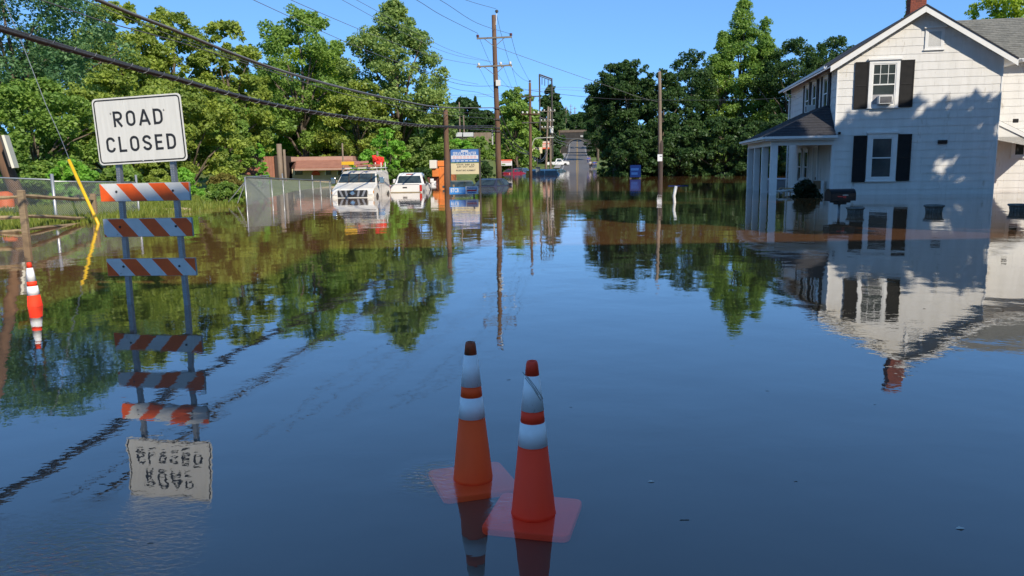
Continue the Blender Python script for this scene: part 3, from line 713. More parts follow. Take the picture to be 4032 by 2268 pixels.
# attic vent
(ua, za), (ub, zb) = wu(2325, 125), wu(2377, 70)
vt = MB(); c = .12
vt.box((ua, -.05, za), (ua + c, -.02, zb)); vt.box((ub - c, -.05, za), (ub, -.02, zb)); vt.box((ua + c, -.05, za), (ub - c, -.02, za + c * .8)); vt.box((ua + c, -.05, zb - c), (ub - c, -.02, zb))
vt.box((ua - .04, -.075, za - .04), (ub + .04, -.02, za - .001)); vt.box((ua - .06, -.11, zb + .001), (ub + .05, -.02, zb + .075))
vent = vt.build('attic_vent', trim, house)
B((ua + c, -.024, za + c * .8), (ub - c, -.0215, zb - c)).build('backing', mat('vent_dark', (.12, .11, .1), .9), vent)
for i in range(16):
    z = za + c * .8 + (zb - za - c * 1.8) * (i + .5) / 16
    MB().add([(ua + c, -.026, z + .015), (ub - c, -.026, z + .015), (ub - c, -.046, z - .008), (ua + c, -.046, z - .008), (ua + c, -.026, z + .010), (ub - c, -.026, z + .010), (ub - c, -.046, z - .013), (ua + c, -.046, z - .013)],
        [(0, 3, 2, 1), (4, 5, 6, 7), (3, 7, 6, 2)]).build('slat', trim, vent)
# dark wall lamp box and small spigot
(ua, za), (ub, zb) = wu(2358, 362), wu(2382, 352)
B((ua, -.09, za), (ub, -.016, zb)).build('wall_light', black, house, bevel=.01)
(ua, za) = wu(2111, 335); B((ua - .05, -.10, za - .05), (ua + .05, -.016, za + .05)).build('security_camera', black, house, bevel=.02)
# side wall windows upstairs
MSW = Matrix(((0, 1, 0, 0), (-1, 0, 0, 0), (0, 0, 1, 0), (0, 0, 0, 1)))       # local u -> -v , out(-y) -> -u
def sidewin(xl, ytop, xr, ybot, ac=False):
    v0, z0 = su(xr, ybot); v1, _ = su(xl, ybot); _, z1 = su(xr, ytop)
    w_ = .78; h_ = 1.35; vc = (v0 + v1) / 2
    zb_ = wu(2181, 272)[1] + .1
    M = Matrix.Translation((-.018, vc + w_ / 2, zb_)) @ MSW
    wn = window(house, M, w_, h_, .11)
    shutter(house, Matrix.Translation((-.018, vc - w_ / 2 - .12, zb_ - .08)) @ MSW, .44, h_ + .2)
    shutter(house, Matrix.Translation((-.018, vc + w_ / 2 + .12 + .44, zb_ - .08)) @ MSW, .44, h_ + .2)
    if ac: airc(house, Matrix.Translation((-.03, vc + .28, zb_ + .02)) @ MSW, .5, .34, .35)
    return vc
sidewin(2067, 190, 2086, 290); sidewin(2040, 215, 2056, 300, True); sidewin(2024, 235, 2036, 305)
# ---- porch along the side wall
pz = wu(2010, 345)[1]
pv0 = -.05; pv1 = 8.6; pu = -2.5
ez = su(1921, 349, pu)[1]; ez = max(2.2, min(2.9, ez)); rz_ = ez + 1.35
pr = MB()
A0, A1, A2, A3 = (pu - .3, pv0 - .3, ez), (pu - .3, pv1 + .3, ez), (-.02, pv1 + .3, ez), (-.02, pv0 - .3, ez)
R0, R1 = (-.02, pv0 + 1.35, rz_), (-.02, pv1 - 1.35, rz_)
pr.add([A0, A1, A2, A3, R0, R1], [(0, 4, 5, 1), (3, 4, 0), (1, 5, 2), (0, 1, 2, 3)])
prf = pr.build('porch_roof', roofm, house)
# courses of porch shingles standing proud on the two slopes that show
pc = MB(); r_ = random.Random(9)
def roofcourses(mb, a, b, c, d, n, step, lift=.012):
    """a,b lower edge, c,d upper edge (c above b)"""
    a, b, c, d = map(Vector, (a, b, c, d)); nrm = (b - a).cross(d - a).normalized()
    if nrm.z < 0: nrm = -nrm
    for i in range(n):
        l0, l1 = a.lerp(d, i / n), b.lerp(c, i / n); h0, h1 = a.lerp(d, (i + 1) / n), b.lerp(c, (i + 1) / n)
        k = max(1, int((l1 - l0).length / step)); off = (i % 2) * .5
        for j in range(-1, k + 1):
            t0 = max(0, (j + off) / k); t1 = min(1, (j + 1 + off) / k - .02 / k)
            if t1 - t0 < .2 / k: continue
            up = lift * r_.uniform(.7, 1.5); dn = (a - d).normalized() * r_.uniform(0, .012)
            p = [l0.lerp(l1, t0) + nrm * up + dn, l0.lerp(l1, t1) + nrm * up + dn, h0.lerp(h1, t1) + nrm * .003, h0.lerp(h1, t0) + nrm * .003]
            mb.mi = r_.choice([0, 0, 1])
            mb.add(p + [l0.lerp(l1, t0), l0.lerp(l1, t1)], [(0, 1, 2, 3), (0, 4, 5, 1)])
roofcourses(pc, A0, A3, (-.02, pv0 + 1.35, rz_), R0, 12, .3)
pc2 = MB(); roofcourses(pc2, A1, A0, R0, R1, 12, .3)
pc.add(pc2.v, pc2.f)
pc.m = pc.m[:len(pc.f) - len(pc2.f)] + pc2.m
tag(pc.build('porch_roof_shingles', [roofm, mat('roof_shingle_b', (.045, .045, .053), .95, (.03, .03, .036), 14)], prf), kind='stuff')
fb = MB(); fb.box((pu - .28, pv0 - .28, ez - .16), (-.03, pv0 - .25, ez - .003)); fb.box((pu - .28, pv0 - .248, ez - .16), (pu - .25, pv1 + .28, ez - .003)); fb.build('fascia', trim, house)
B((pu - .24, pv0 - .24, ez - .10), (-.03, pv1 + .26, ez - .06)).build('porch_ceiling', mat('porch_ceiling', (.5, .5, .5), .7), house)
B((pu - .02, pv0 + .01, ez - .36), (-.04, pv0 + .14, ez - .104)).build('porch_beam', trim, house); B((pu + .01, pv0 + .145, ez - .36), (pu + .14, pv1, ez - .104)).build('porch_beam', trim, house)
gutter((pu - .3, pv0 - .281, ez + .02), (.02, pv0 - .281, ez + .02), house, 'porch_gutter'); gutter((pu - .281, pv1 + .3, ez + .02), (pu - .281, pv0 - .28, ez + .02), house, 'porch_gutter')
for v in (0, 2.75, 5.6, 8.3):
    c = MB().box((pu, pv0 + v, -1), (pu + .27, pv0 + v + .27, ez - .361)); c.build('porch_column', trim, house, bevel=.006)
    pn = MB()
    pn.box((pu - .012, pv0 + v + .05, .15), (pu - .0005, pv0 + v + .22, ez - .6)); pn.box((pu + .05, pv0 + v - .012, .15), (pu + .22, pv0 + v - .0005, ez - .6))
    pn.build('column_panel', trim, house)
B((-.10, pv0 + .05, -1), (-.022, pv0 + .22, ez - .16)).build('pilaster', trim, house)
# door and porch windows in the side wall
B((-.07, 3.0, -.5), (-.022, 3.14, 2.0)).build('door_frame', trim, house); B((-.07, 4.06, -.5), (-.022, 4.2, 2.0)).build('door_frame', trim, house); B((-.07, 3.0, 2.001), (-.022, 4.2, 2.12)).build('door_frame', trim, house)
dr = B((-.05, 3.141, -.6), (-.024, 4.059, 2.0)).build('porch_door', mat('door_grey', (.45, .45, .45), .5), house); B((-.09, 3.22, .55), (-.051, 3.30, .66)).build('handle', black, dr)
window(house, Matrix.Translation((-.022, 6.3, .35)) @ MSW, .85, 1.5, .11); window(house, Matrix.Translation((-.022, 8.0, .35)) @ MSW, .85, 1.5, .11)
# ---- right wing
WV = 2.9; wx0 = HW; wx1 = HW + 7.5; wez = wu(2512, 152, WV - .35)[1]; wrz = wez + 1.9
wing = MB().add([(wx0 + .001, WV, -1), (wx1, WV, -1), (wx1, WV + 6, -1), (wx0 + .001, WV + 6, -1), (wx0 + .001, WV, wez), (wx1, WV, wez), (wx1, WV + 6, wez), (wx0 + .001, WV + 6, wez), (wx0 + .001, WV + 3, wrz), (wx1, WV + 3, wrz)],
    [(0, 1, 5, 4), (1, 2, 6, 9, 5), (2, 3, 7, 6), (3, 0, 4, 8, 7)]).build('wing_wall', white, house)
mb = MB(); MW = Matrix.Translation((wx0 + .002, WV, 0)) @ MG
for p in courses(3.4, wez - .05, -.2, seed=8):
    q = shingle(p, MW, 0); mb.add(q.v, q.f)
tag(mb.build('wing_shingles', shing_m, wing), kind='stuff')
wr = MB()
ov = .4; wr.add([(wx0 - 2, WV - ov, wez + .05), (wx1 + .3, WV - ov, wez + .05), (wx1 + .3, WV + 3, wrz + .3), (wx0 - 2, WV + 3, wrz + .3), (wx0 - 2, WV + 6 + ov, wez + .05), (wx1 + .3, WV + 6 + ov, wez + .05)], [(0, 1, 2, 3), (3, 2, 5, 4)])
wroof = wr.build('wing_roof', roofg, house)
pc = MB(); r_ = random.Random(12); roofcourses(pc, (wx0 - .0, WV - ov, wez + .06), (wx0 + 4, WV - ov, wez + .06), (wx0 + 4, WV + 3, wrz + .31), (wx0 - .0, WV + 3, wrz + .31), 22, .33, .014)
tag(pc.build('wing_roof_shingles', [roofg, mat('roof_shingle_grey_b', (.13, .13, .115), .95, (.19, .185, .16), 12)], wroof), kind='stuff')
gutter((wx0 + .02, WV - ov - .001, wez + .05), (wx1 + .3, WV - ov - .001, wez + .05), house, 'wing_gutter')
B((wx0 + .02, WV - ov + .03, wez - .07), (wx1, WV - .0, wez - .03)).build('wing_soffit', trim, house)
# little gabled roof over the side door
pz1 = wu(2499, 285, WV - 1.4)[1]
pd = MB(); u0 = wx0 + .02; u1 = wx0 + 2.6; sl2 = .52; t0 = pz1
pd.add([(u0, WV - 1.5, t0), (u1, WV - 1.5, t0 - sl2 * (u1 - u0)), (u1, WV, t0 - sl2 * (u1 - u0)), (u0, WV, t0), (u0, WV - 1.5, t0 - .07), (u1, WV - 1.5, t0 - .07 - sl2 * (u1 - u0)), (u1, WV, t0 - .07 - sl2 * (u1 - u0)), (u0, WV, t0 - .07)],
    [(0, 1, 2, 3), (7, 6, 5, 4), (0, 4, 5, 1), (1, 5, 6, 2), (3, 2, 6, 7)])
pd.build('side_porch_roof', roofg, house)
rk = MB(); rk.add([(u0, WV - 1.525, t0 - .02), (u1, WV - 1.525, t0 - .02 - sl2 * (u1 - u0)), (u1, WV - 1.525, t0 - .2 - sl2 * (u1 - u0)), (u0, WV - 1.525, t0 - .2), (u0, WV - 1.50, t0 - .02), (u1, WV - 1.50, t0 - .02 - sl2 * (u1 - u0)), (u1, WV - 1.50, t0 - .2 - sl2 * (u1 - u0)), (u0, WV - 1.50, t0 - .2)],
    [(0, 3, 2, 1), (0, 1, 5, 4), (3, 7, 6, 2), (4, 5, 6, 7)]); rk.build('side_porch_rake', trim, house)
zb2 = wu(2499, 345, WV - 1.4)[1]
MB().add([(u0, WV - 1.48, t0 - .2), (u0, WV - 1.48, zb2), (u1, WV - 1.48, zb2), (u1, WV - 1.48, t0 - .2 - sl2 * (u1 - u0)), (u0, WV - .02, zb2), (u1, WV - .02, zb2)], [(0, 1, 2, 3), (1, 4, 5, 2)]).build('side_porch_gable', white, house)
(q0, q1) = wu(2553, 304, WV - 1.5); B((q0 - .1, WV - 1.62, q1 - .08), (q0 + .1, WV - 1.53, q1 + .08)).build('flood_light', black, house, bevel=.02)
ztop = zb2 - .02
d0, d1 = wx0 + .03, wx0 + .92
door = B((d0 + .10, WV - .05, -.8), (d1 - .10, WV - .022, ztop - .1)).build('side_door', trim, house)
fr = MB(); fr.box((d0, WV - .08, -.8), (d0 + .099, WV - .02, ztop)); fr.box((d1 - .099, WV - .08, -.8), (d1, WV - .02, ztop)); fr.box((d0 + .1, WV - .08, ztop - .099), (d1 - .1, WV - .02, ztop)); fr.build('door_frame', trim, house)
B((d0 + .2, WV - .056, .75), (d1 - .25, WV - .0505, 1.28)).build('pane', glass, door); B((d0 + .2, WV - .056, 1.34), (d1 - .25, WV - .0505, ztop - .28)).build('pane', glass, door)
B((d1 - .22, WV - .11, .8), (d1 - .14, WV - .051, .92)).build('handle', black, door)
(ua, za), (ub, zb) = wu(2542, 398, WV), wu(2580, 344, WV); c = .1
window(house, Matrix.Translation((ua + c, WV - .02, za + c)), .42, zb - za - 2 * c, c, cap=True, sash=False)
# ---------------------------------------------------------------- road closed barricade
galv = mat('galvanised', (.30, .31, .32), .45, (.22, .23, .24), 14, metal=.7)
rw = mat('reflective_white', (.74, .74, .72), .5, (.62, .62, .59), 9, contrast=(.3, .75), spots=((.20, .18, .15), 10, .66, (1, 1, 1))); ro = mat('reflective_orange', (.95, .13, .012), .6, (.80, .10, .010), 7, spots=((.14, .05, .03), 9, .665, (1, 1, 1)))
blk = mat('sign_black', (.012, .012, .013), .5, (.03, .03, .03), 30); bolt = mat('bolt', (.05, .05, .055), .4, metal=.8)
b0 = G(325, 770); b1 = G(470, 764); BY = (b0.y + b1.y) / 2
bc = (b0 + b1) / 2; yaw = R(-9)
bar = thing('road_closed_barricade', 'road closed barricade of three orange striped rails under a white sign board, standing in water', 'barricade', bc, yaw)
BI = (Matrix.Translation(bc) @ Matrix.Rotation(yaw, 4, 'Z')).inverted(); bn = Vector((math.sin(yaw), -math.cos(yaw), 0))
def bu(x, y, o=0.0):
    q = BI @ onplane(x, y, bc + bn * o, bn); return q.x, q.z
for (xa, xb) in ((325, 296), (468, 433)):
    (u0, z0), (u1, z1) = bu(xa, 767), bu(xb, 420)
    n = 60; m = MB(); wd = .05
    um = (u0 + u1) / 2
    def pu_(z): return u0 + (u1 - u0) * (z - z0) / (z1 - z0)
    zt = 2.0
    m.add([(pu_(-.9) - wd / 2, 0, -.9), (pu_(-.9) + wd / 2, 0, -.9), (pu_(-.9) + wd / 2, .05, -.9), (pu_(-.9) - wd / 2, .05, -.9), (pu_(zt) - wd / 2, 0, zt), (pu_(zt) + wd / 2, 0, zt), (pu_(zt) + wd / 2, .05, zt), (pu_(zt) - wd / 2, .05, zt)],
          [(0, 3, 2, 1), (4, 5, 6, 7), (0, 1, 5, 4), (1, 2, 6, 5), (2, 3, 7, 6), (3, 0, 4, 7)])
    ps = m.build('post', galv, bar)
    hm = MB()
    for i in range(int(1.9 / .0254 / 1.0)):
        z = .03 + i * .0254
        if z > 1.85: break
        for s in (-.012, .012):
            c = pu_(z) + s
            hm.add([(c - .003, -.0006, z - .004), (c + .003, -.0006, z - .004), (c + .003, -.0006, z + .004), (c - .003, -.0006, z + .004)], [(0, 1, 2, 3)])
    hm.build('post_hole', rw if False else mat('post_hole_light', (.42, .43, .42), .6), ps)
def rail(x0, yt0, yb0, x1, yt1, yb1, phase, dirn=1):
    (u0, z0), (u1, z1) = bu(x0, yb0, .03), bu(x1, yb1, .03); (_, t0), (_, t1) = bu(x0, yt0, .03), bu(x1, yt1, .03)
    h = ((t0 - z0) + (t1 - z1)) / 2; L_ = u1 - u0; tilt = math.atan2(z1 - z0, L_)
    M = Matrix.Translation((u0, -.03, z0)) @ Matrix.Rotation(-tilt, 4, 'Y')
    m = MB().box((0, 0, 0), (L_, .026, h)); r = m.build('rail', mat('rail_edge', (.5, .49, .46), .7, (.38, .37, .35), 8), bar, bevel=.004); r.matrix_local = M
    st = MB(); n = 14; pitch = L_ / 5.6 * 1.0
    for k in range(-4, 12):
        a = k * pitch + phase
        st.mi = k % 2
        poly = [(a, h), (a + pitch, h), (a + pitch + h * .85 * dirn, 0), (a + h * .85 * dirn, 0)]
        poly = clip(clip([p for p in poly], -1, 0, -.004), 1, 0, L_ - .004)
        if len(poly) >= 3: st.add([(p[0], -.0012, min(h - .004, max(.004, p[1]))) for p in poly], [tuple(range(len(poly)))[::-1]])
    st.build('stripes', [rw, ro], r)
    for (xp) in (.19, .82):
        MB().lathe([(.013, 0), (.013, .006), (.008, .010)], 10).build('bolt', bolt, r, loc=(L_ * xp, -.0015, h * .55), rot=(R(90), 0, 0))
    return r
rail(254, 463, 508, 479, 457, 504, .015); rail(263, 552, 597, 486, 546, 594, -.135); rail(272, 651, 695, 495, 649, 693, -.02)
# sign board
cor = [bu(234, 250, .03), bu(459, 233, .03), bu(469, 405, .03), bu(249, 415, .03)]
cx = sum(c[0] for c in cor) / 4; cz = sum(c[1] for c in cor) / 4
SWd = ((cor[1][0] - cor[0][0]) + (cor[2][0] - cor[3][0])) / 2; SH = ((cor[0][1] - cor[3][1]) + (cor[1][1] - cor[2][1])) / 2
print('sign', SWd, SH, cx, cz, 'at', bc)
tilt = math.atan2(cor[1][1] - cor[0][1], cor[1][0] - cor[0][0])
def rrect(w_, h_, r, n=6):
    p = []
    for (sx, sz, a0) in ((1, 1, 0), (-1, 1, 90), (-1, -1, 180), (1, -1, 270)):
        for i in range(n + 1):
            a = R(a0 + 90 * i / n); p.append((sx * (w_ / 2 - r) + r * math.cos(a), sz * (h_ / 2 - r) + r * math.sin(a)))
    return p
MF = Matrix(((1, 0, 0, 0), (0, 0, -1, 0), (0, 1, 0, 0), (0, 0, 0, 1)))      # flat xy -> standing, facing -y
sgn = MB().prism(rrect(SWd, SH, .045), .004, MF).build('sign_board', mat('sign_white', (.74, .73, .68), .45, (.62, .61, .565), 5, stretch=(6, 6, .5), contrast=(.3, .8), spots=((.36, .34, .30), 7, .655, (2.5, 2.5, .35))), bar)
sgn.matrix_local = Matrix.Translation((cx, -.034, cz)) @ Matrix.Rotation(-tilt, 4, 'Y')
bd = MB(); ribbon(bd, rrect(SWd - .045, SH - .045, .036), .014, True, .0045, .0012, MF); bd.build('border', blk, sgn)
def arc(cx_, cz_, rx, rz, a0, a1, n=10): return [(cx_ + rx * math.cos(R(a0 + (a1 - a0) * i / n)), cz_ + rz * math.sin(R(a0 + (a1 - a0) * i / n))) for i in range(n + 1)]
def glyph(c, w_):
    h = 1.0; s = .17; x0, x1, z0, z1 = s / 2, w_ - s / 2, s / 2, 1 - s / 2; rr = (x1 - x0) / 2
    O = arc((x0 + x1) / 2, z1 - rr, rr, rr, 0, 180) + arc((x0 + x1) / 2, z0 + rr, rr, rr, 180, 360)
    if c == 'O': return [(O, True)]
    if c == 'R': return [([(x0, 0), (x0, 1)], False), ([(x0, z1), (x1 - .2, z1)] + arc(x1 - .22, z1 - .22, .22, .22, 90, -90, 8) + [(x0, z1 - .44)], False), ([(x1 - .33, z1 - .44), (x1, 0)], False)]
    if c == 'A': return [([(x0 - .04, 0), (w_ / 2, 1.0)], False), ([(w_ / 2, 1.0), (x1 + .04, 0)], False), ([(x0 + .08, .28), (x1 - .08, .28)], False)]
    if c == 'D': return [([(x0, 0), (x0, 1)], False), ([(x0, z1)] + arc(x1 - .27, z1 - .27, .27, .27, 90, 0, 8) + arc(x1 - .27, z0 + .27, .27, .27, 0, -90, 8) + [(x0, z0)], False)]
    if c == 'C': return [(arc((x0 + x1) / 2, z1 - rr, rr, rr, 5, 180) + arc((x0 + x1) / 2, z0 + rr, rr, rr, 180, 355), False)]
    if c == 'L': return [([(x0, 1), (x0, 0)], False), ([(x0, z0), (x1 + .06, z0)], False)]
    if c == 'E': return [([(x0, 1), (x0, 0)], False), ([(x0, z0), (x1 + .06, z0)], False), ([(x0, z1), (x1 + .06, z1)], False), ([(x0, .5), (x1, .5)], False)]
    if c == 'S': return [(arc((x0 + x1) / 2, z1 - .22, rr, .215, 10, 180, 8) + [(x0 + .1, .56), (x1 - .1, .44)] + arc((x0 + x1) / 2, z0 + .22, rr, .215, 0, -170, 8), False)]
def word(s, cx_, cz_, h, width):
    ws = {'A': .74, 'L': .56, 'E': .56}; W_ = [ws.get(c, .64) for c in s]; sp = .22; tot = sum(W_) + sp * (len(s) - 1); kx = width / tot
    x = cx_ - width / 2
    for c, wv in zip(s, W_):
        lt = MB()
        for pts, cl in glyph(c, wv):
            ribbon(lt, [(x + p[0] * kx, cz_ - h / 2 + p[1] * h) for p in pts], .155 * h, cl, .0045 + .0002 * rnd.random(), .0014, MF)
        lt.build('letter_' + c.lower(), blk, sgn)
        x += (wv + sp) * kx
word('ROAD', 0, SH * .18, SH * .235, SWd * .56); word('CLOSED', 0, -SH * .20, SH * .235, SWd * .79)
for u, z in ((-.30, .27), (.30, .27), (-.0, -.47), (.12, -.47)):
    MB().lathe([(.010, 0), (.010, .003), (.005, .006)], 10).build('bolt', mat('bolt_grey', (.35, .34, .32), .5, metal=.5), sgn, loc=(SWd * u, -.0045, SH * z), rot=(R(90), 0, 0))

# ---------------------------------------------------------------- traffic cones
def cone(label, p, sink, rot, lean=(0, 0), hue=0, h=.715, dirty=True):
    om = mat('cone_orange%d' % hue, [(1.25, .105, .005), (1.3, .060, .010)][hue], .7, [(1.0, .08, .005), (1.1, .048, .010)][hue], 5, contrast=(.25, .8), spots=((.06, .035, .025), 14, .665, (1, 1, 1.6)))  # red pushed past full reflectance: fluorescent glow put into the colour
    cm = mat('cone_collar', (.97, .97, .97), .5, (.82, .82, .81), 11, contrast=(.3, .85), spots=((.16, .14, .11), 16, .635, (1, 1, .6))); tm = mat('cone_tip%d' % hue, [(.70, .085, .010), (1.0, .05, .012)][hue], .6, [(.14, .04, .014), (.85, .045, .012)][hue], 12)
    t = thing('traffic_cone', label, 'traffic cone', (p.x, p.y, -sink), rot, 'orange traffic cones set out in the flood')
    t.rotation_euler = (lean[0], lean[1], rot)
    zs = [(0.035, .0985), (.05, .095), (.345, .063), (.346, .0645), (.448, .0535), (.449, .0520), (.50, .0475), (.501, .049), (.652, .0315), (.653, .030), (.70, .0255), (.713, .021)]
    k = h / .715
    MB().lathe([(r, z * k) for z, r in zs[:3]], 32).build('cone_body', om, t, smooth=True)
    def band(name, i, j, m): MB().lathe([(zs[q][1], zs[q][0] * k) for q in range(i, j + 1)], 32).build(name, m, t, smooth=True)
    band('reflective_collar', 3, 4, cm); band('orange_band', 5, 6, om); band('reflective_collar', 7, 8, cm)
    MB().lathe([(.030, .653 * k), (.0255, .70 * k), (.021, .713 * k), (.015, .713 * k), (.013, .68 * k), (.001, .68 * k)], 32).build('tip', tm, t, smooth=True)
    bs = MB().prism(rrect(.375, .375, .035), .032).build('base_plate', om, t, bevel=.006); bs.location = (0, 0, .002)
    B((-.06, -.06, .0345), (.06, .06, .0375)).build('foot_rib', om, t)
    return t
C1 = G(1190, 1198); C2 = G(1342, 1288)
cone('darker orange traffic cone with dirty brown tip and torn lower collar, in shallow water', C1, .046, R(18), (R(-1), R(.5)), 0)
cone('bright red-orange traffic cone with straw stuck to its upper collar, in shallow water', C2, .038, R(-14), (R(-.5), R(0)), 1)
C3 = G(90, 769); cone('half sunk red-orange traffic cone beside the split rail fence', C3, .22, R(30), (0, R(-1.5)), 1)
print('cones', C1, C2, C3, 'height wanted', A(1188, 862, C1.y).z, A(1341, 900, C2.y).z, A(80, 655, C3.y).z)
# straw caught on the bright cone, scuffs of dirt
st = MB()
for q in ((.0, .56, .02, .07), (.01, .565, .05, .02), (-.01, .585, -.02, .05)):
    st.tube([(C2.x + q[0] - .03, C2.y - .056, q[1] + .06), (C2.x + q[0], C2.y - .060, q[1] + .02), (C2.x + q[0] + .035, C2.y - .053, q[1] - .04)], .0012, 4)
tag(st.build('straw', mat('straw', (.05, .05, .025), .9)), 'few dark straws caught on the upper collar of the bright cone', 'straw')

# ---------------------------------------------------------------- yellow pipe and guy wire, white pipe
yp = G(247, 563); yt = A(173, 402, yp.y + .3)
d = (yt - yp).normalized()
yel_m = mat('yellow_guard', (.80, .50, .01), .45, (.70, .42, .01), 5)
tag(T([yp - d * .8, yp, yt], .045, 12).build('guy_wire_guard', yel_m, smooth=True), 'bright yellow leaning plastic guy wire guard by the split rail fence', 'pole guard')
gp = [A(x, y, yp.y + .3 + k) for x, y, k in ((176, 405, 0), (150, 340, .5), (115, 262, .9), (60, 120, 1.6), (10, 0, 2.2))]
tag(T(gp, .010, 5).build('guy_wire', galv), 'thin guy wire rising from the yellow guard through the leaves', 'wire')
wp = G(1697, 510); wt = A(1701, 468, wp.y); wm_ = A(1694, 500, wp.y)
tag(T([wp - Vector((0, 0, .6)), wp, wm_ + Vector((.02, 0, .1)), wt], .055, 12).build('white_pipe', mat('pvc', (.75, .74, .70), .4), smooth=True), 'short white plastic pipe sticking out of the brown water', 'pipe')

# ---------------------------------------------------------------- fences on the left
wood = mat('weathered_wood', (.34, .25, .15), .85, (.23, .165, .10), 6, .7, 20, stretch=(1, 1, 6))
woodr = mat('split_rail_wood', (.42, .31, .17), .85, (.28, .2, .11), 5, .7, 20)
FY = G(65, 585).y
f0 = G(65, 586); f1 = G(240, 553); fn = thing('split_rail_fence', 'weathered split rail fence with three rails running into the water', 'fence', f0)
fd = (f1 - f0); fl = fd.length; fd.normalize()
ztop = A(65, 478, f0.y).z; zt1 = A(238, 487, f1.y).z
def rp(a, b, r0, seed, name, m, par, n=7):
    rr = random.Random(seed); pts = []; rad = []
    for i in range(n):
        f = i / (n - 1); p = Vector(a).lerp(Vector(b), f) + Vector((rr.uniform(-.012, .012), rr.uniform(-.012, .012), rr.uniform(-.012, .012))); pts.append(p)
        rad.append(r0 * (.55 if i in (0, n - 1) else rr.uniform(.88, 1.1)))
    return MB().tube(pts, rad, 6).build(name, m, par)
for q, z in ((Vector((0, 0, 0)), ztop), (fd * fl, zt1)):
    MB().box((q.x - .075, q.y - .06, -1), (q.x + .075, q.y + .06, z)).build('post', wood, fn, bevel=.015)
left = Vector((XY(-220, f0.y + .3), f0.y + .3, 0)) - f0
for k, (ya, yb, yc) in enumerate(((510, 493, 503), (561, 545, 548), (607, 592, 596))):
    pass
for k, (yl, ya, yb) in enumerate(((500, 494, 503), (548, 546, 550))):
    z1 = A(65, ya, f0.y).z; z2 = A(238, yb, f1.y).z; z0 = A(0, yl, f0.y).z
    rp((left.x, left.y, z0 - (z1 - z0) * 1.2), (0.04, 0, z1), .055, 30 + k, 'rail', woodr, fn); rp((-.05, .03, z1 + .02), (fd.x * fl, fd.y * fl, z2), .055, 34 + k, 'rail', woodr, fn)
z1 = A(65, 578, f0.y).z; rp((left.x * .55, left.y, z1 - .12), (.04, 0, z1), .05, 40, 'rail', woodr, fn); rp((-.04, 0, z1), (fd.x * fl * .95, fd.y * fl - .1, -.06), .045, 41, 'rail', woodr, fn)
# chain link
lk = mat('chain_link', (.42, .43, .43), .4, metal=.6)
def chain(parent, p, q, z0, z1a, z1b, sp=.06, r=.0032, name='chain_mesh', m=None):
    p, q = Vector(p), Vector(q); L_ = (q - p).length; d_ = (q - p) / L_; mb = MB(); H_ = max(z1a, z1b) - z0
    n = int((L_ + H_) / sp)
    for s in (1, -1):
        for i in range(n):
            c = i * sp - H_
            a, b = (c, 0), (c + H_, H_)
            pts = clipseg(a, b, L_)
            if pts is None: continue
            (xa, za), (xb, zb) = pts
            if s < 0: xa, xb = L_ - xa, L_ - xb
            za = min(za, H_); zt_a = (z1a + (z1b - z1a) * xb / L_) - z0
            if zb > zt_a:
                k = (zt_a - za) / max(1e-6, zb - za)
                if k <= 0: continue
                xb = xa + (xb - xa) * k; zb = zt_a
            A_ = p + d_ * xa + Vector((0, 0, z0 + za)); B_ = p + d_ * xb + Vector((0, 0, z0 + zb))
            if (B_ - A_).length > .03: mb.tube([A_, B_], r, 3, False)
    return mb.build(name, m or lk, parent)
def clipseg(a, b, L_):
    x0, z0 = a; x1, z1 = b
    if x1 <= 0 or x0 >= L_: return None
    if x0 < 0: z0 += -x0; x0 = 0
    if x1 > L_: z1 -= (x1 - L_); x1 = L_
    return (x0, z0), (x1, z1)
c1 = G(143, 559); c2 = Vector((XY(338, 26), 26.0, 0)); c0 = Vector((XY(-200, 25), 25.0, 0)); O0 = c1.copy()
cf = thing('chain_link_fence', 'grey chain-link fence with pipe posts behind the split rail fence', 'fence', O0)
t1 = A(152, 437, c1.y).z; t2 = A(337, 440, 26).z; ra0 = A(0, 442, c1.y).z; ra1 = A(148, 452, c1.y).z; rb0 = A(152, 456, c1.y).z; rb1 = A(338, 459, 26).z
T([(0, 0, -1), (0, 0, t1)], .045, 10).build('post', lk, cf, smooth=True); pp = c2 - O0; T([(pp.x, pp.y, -1), (pp.x, pp.y, t2)], .035, 10).build('post', lk, cf, smooth=True)
q0 = c0 - O0; T([(q0.x, q0.y, ra0 + .05), (0, 0, ra1)], .024, 8).build('top_rail', lk, cf, smooth=True); T([(0, 0, rb0), (pp.x, pp.y, rb1)], .022, 8).build('top_rail', lk, cf, smooth=True)
T([(q0.x * .6, q0.y * .6, -1), (q0.x * .6, q0.y * .6, ra0)], .035, 10).build('post', lk, cf, smooth=True)
chain(cf, (q0.x, q0.y, 0), (0, 0, 0), -.3, ra0 + .03, ra1, .075, .0042); chain(cf, (0, 0, 0), (pp.x, pp.y, 0), -.3, rb0, rb1, .075, .0042)
